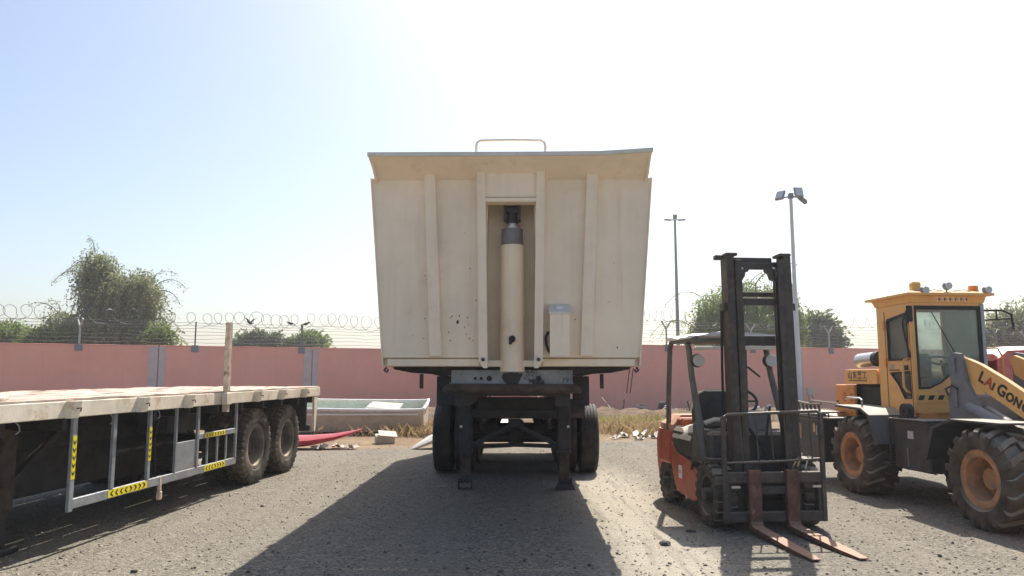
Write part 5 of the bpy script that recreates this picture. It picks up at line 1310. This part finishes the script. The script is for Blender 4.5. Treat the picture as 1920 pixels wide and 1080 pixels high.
for sg in (-1, 1):
    MB().cyl((sg * .22, -.42, 1.12), (sg * .22, -1.05, .86), .065, None, 16).cyl((sg * .22, -1.05, .86), (sg * .22, -1.10, .84), .075, None, 16).build("lift_ram", M['tower_grey'], ld)
    MB().cyl((sg * .22, -1.10, .84), (sg * .22, -1.75, .60), .035, None, 14).build("ram_rod", M['chrome'], ld)
MB().cyl((-.44, -.44, 1.17), (-.44, -1.15, .92), .06, None, 16).cyl((-.44, -1.12, .93), (-.44, -1.2, .90), .07, None, 16).build("steering_ram", M['tower_grey'], ld)
MB().tube([(.46, -.3, 1.50), (.50, -.5, 1.58), (.50, -.8, 1.52), (.50, -1.4, 1.2), (.5, -1.9, .9)], .03, 8).tube([(.56, -.3, 1.44), (.58, -.6, 1.50), (.58, -1.4, 1.1)], .028, 8).build("hydraulic_pipe", M['dark_steel'], ld)
bk = [(-2.42, .55), (-2.46, .10), (-2.60, .03), (-3.2, .02), (-3.2, .045), (-2.62, .06), (-2.50, .14), (-2.47, .50), (-2.62, .66), (-2.60, .68)]
MB().prism(bk, -.98, .98, 'x').prism([(-2.43, .52), (-2.48, .08), (-3.18, .03), (-2.62, .66)], -1.0, -.978, 'x').prism([(-2.43, .52), (-2.48, .08), (-3.18, .03), (-2.62, .66)], .978, 1.0, 'x').build("bucket", M['loader_yellow'], ld)
al = math.radians(26.5)
def on_boom(me, y, z, s=1.0, x=-.3625):
    o = link("lettering", me, boom)
    c, s_ = math.cos(al), math.sin(al)
    R_ = Matrix(((0, 0, -1), (-c, -s_, 0), (-s_, c, 0))).to_4x4()
    o.matrix_local = TR(x, y, z) @ R_
    return o
pos = -.50; 
def bz(y): return 1.465 - (-.5 - y) * math.tan(al)
for ch, size, mat_, adv in (("L", .175, 'letter_black', .105), ("A", .16, 'letter_red', .112), ("I", .12, 'letter_black', .072), ("G", .18, 'letter_black', .140), ("O", .135, 'letter_black', .115), ("N", .135, 'letter_black', .117), ("G", .135, 'letter_black', .1)):
    on_boom(text_mesh(ch, size, M[mat_], "letter", .0015, 1, 0.12, .006), pos, bz(pos))
    pos -= adv * math.cos(al)
# engine hood and rear
MB().bx(-.46, .46, 1.25, 2.05, 1.40, 1.60, .03).build("engine_hood", M['loader_yellow'], ld)
hs = MB().bx(-.475, -.462, 1.26, 2.06, 1.40, 1.595, .004).build("hood_side", M['loader_yellow'], ld)
o = link("lettering", text_mesh("山东莱工", .115, M['letter_brown'], "letter", .0012, 1.18, 0, .002), hs)
o.matrix_local = TR(-.4765, 1.985, 1.475) @ Matrix(((0, 0, -1), (-1, 0, 0), (0, 1, 0))).to_4x4()
for k in range(9): MB().bx(-.478, -.4755, 1.95 - k * .052, 1.915 - k * .052, 1.433, 1.452).build("small_lettering", M['letter_brown'], hs)
MB().cyl((-.28, 1.56, 1.74), (-.28, 1.98, 1.72), .10, None, 24).cyl((-.28, 1.98, 1.72), (-.28, 2.03, 1.715), .07, .04, 18).build("air_cleaner", M['chrome'], ld)
MB().cyl((-.28, 1.46, 1.745), (-.28, 1.56, 1.74), .104, None, 24).build("air_cleaner_cap", M['black'], ld)
MB().bx(-.40, .40, 1.28, 2.0, .95, 1.39, .04).build("engine", M['black'], ld)
gp = MB().bx(-.50, -.45, 1.80, 2.30, .86, 1.385, .012).bx(-.449, .45, 2.02, 2.30, .86, 1.385, .012).build("radiator_cowl", M['loader_orange'], ld)
for zz in range(4):
    for k in range(2):
        MB().prism([(1.86 + k * .17, .98 + zz * .085), (1.97 + k * .17, .98 + zz * .085), (1.97 + k * .17, 1.01 + zz * .085), (1.86 + k * .17, 1.01 + zz * .085)], -.522, -.5005, 'x').build("louvre", M['loader_orange'], gp)
MB().bx(-.507, -.5005, 2.215, 2.275, 1.08, 1.15, .004).build("latch", M['black'], gp)
MB().bx(-.52, .52, 1.45, 2.35, .80, .855, .01).build("engine_deck", M['loader_orange'], ld)
cwt = MB().bx(-.88, .88, 2.10, 2.85, .28, .90, .03).build("counterweight", M['loader_black'], ld)
MB().bx(-.90, .90, 1.72, 2.88, .905, .93, .006).build("counterweight_top", M['loader_black'], ld)
MB().bx(-.90, -.55, 2.0, 2.9, .985, 1.0).bx(-.86, -.82, 2.0, 2.05, .93, .985).bx(-.86, -.82, 2.8, 2.85, .93, .985).build("rear_tread", M['loader_black'], ld)
MB().tube([(-.88, 2.02, 1.11), (-.88, 2.3, 1.095), (-.88, 2.85, 1.13)], .016, 6).tube([(-.6, 2.02, 1.11), (-.6, 2.85, 1.13)], .014, 6).build("rear_guard_rail", M['rim_tan'], ld)
for k in range(7): MB().beam((-.88, 2.06 + k * .12, 1.0), (-.88, 2.10 + k * .12, 1.11), .05, .012, (1, 0, 0)).build("rear_guard_slat", M['loader_black'], ld)
MB().tube([(-.86, 1.85, .93), (-.86, 1.85, .98), (-.86, 1.98, .98), (-.86, 1.98, .93)], .009, 6).build("deck_handle", M['black'], ld)
MB().bx(-.884, -.8805, 2.22, 2.27, .70, .82).build("reflector", M['amber_pale'], cwt)
MB().bx(-.884, -.8805, 2.64, 2.70, .58, .80).build("rust_patch", M['rim_orange'], cwt)
MB().bx(-.884, -.8805, 2.16, 2.19, .66, .80).build("sticker", M['galv'], cwt)

# ------------------------------------------------------------------ red tractor behind the loader
rt_ = thing("red_tractor", "red tractor with pale sunlit bonnet behind the wheel loader at the right edge", "tractor", (8.9, 12.4, 0), math.radians(4))
def arch(cx, r, z0, a0, a1, n): return [(cx + r * math.cos(a0 + (a1 - a0) * i / n), z0 + r * math.sin(a0 + (a1 - a0) * i / n)) for i in range(n + 1)]
pan = [(-1.35, 1.30), (-1.35, 1.78), (-1.2, 1.90), (-.2, 1.93), (.9, 1.80), (1.5, 1.72), (1.5, 1.35)] + arch(.62, .55, 1.02, math.radians(35), math.radians(150), 10) + [(-.15, 1.32)] + arch(-.85, .34, 1.10, math.radians(30), math.radians(150), 8)
for y in (-.62, .55): MB().prism(pan, y, y + .06, 'y').build("side_panel", M['tractor_red'], rt_)
MB().loft([[(x, -.60, z - .02), (x, -.45, z + .05), (x, .45, z + .05), (x, .60, z - .02), (x, .45, z - .06), (x, -.45, z - .06)] for x, z in ((-1.33, 1.80), (-1.2, 1.91), (-.2, 1.945), (.9, 1.81), (1.5, 1.73))]).build("bonnet", M['tractor_red'], rt_, 40)
MB().bx(-1.3, 1.45, -.5, .5, .55, 1.3, .05).build("chassis", M['black'], rt_)
MB().cyl((.1, .1, 1.95), (.1, .1, 2.4), .05, None, 12).build("exhaust", M['black'], rt_) if False else None
MB().bx(.25, .9, -.68, -.60, 1.70, 1.86, .02).build("side_vent", M['black'], rt_)
tw1 = wheel_meshes("tractor", .55, .34, .30, 'loader', M['rubber_brown'], M['rim_orange'], M['rim_tan'], .05, seg=40)
for sx in (-.85, .62):
    for sg in (-1, 1):
        w = put_wheel(rt_, tw1, (sx, sg * .72, .58), False); w.rotation_euler = (0, 0, PI / 2 if sg < 0 else -PI / 2)

# ------------------------------------------------------------------ hot hazy air
def haze(density):
    m = bpy.data.materials.new("haze_air"); m.use_nodes = True
    n, l = m.node_tree.nodes, m.node_tree.links
    n.remove(n["Principled BSDF"])
    v = n.new("ShaderNodeVolumePrincipled")
    v.inputs["Color"].default_value = (0.93, 0.94, 0.96, 1); v.inputs["Density"].default_value = density; v.inputs["Anisotropy"].default_value = 0.3
    l.new(v.outputs[0], n["Material Output"].inputs["Volume"])
    o = MB().bx(-605, 605, -65, 1205, -1, 14).build("haze", m)
    o["kind"] = "stuff"; tag(o, "pale dusty haze in the air over the yard", "haze")
haze(0.0013)
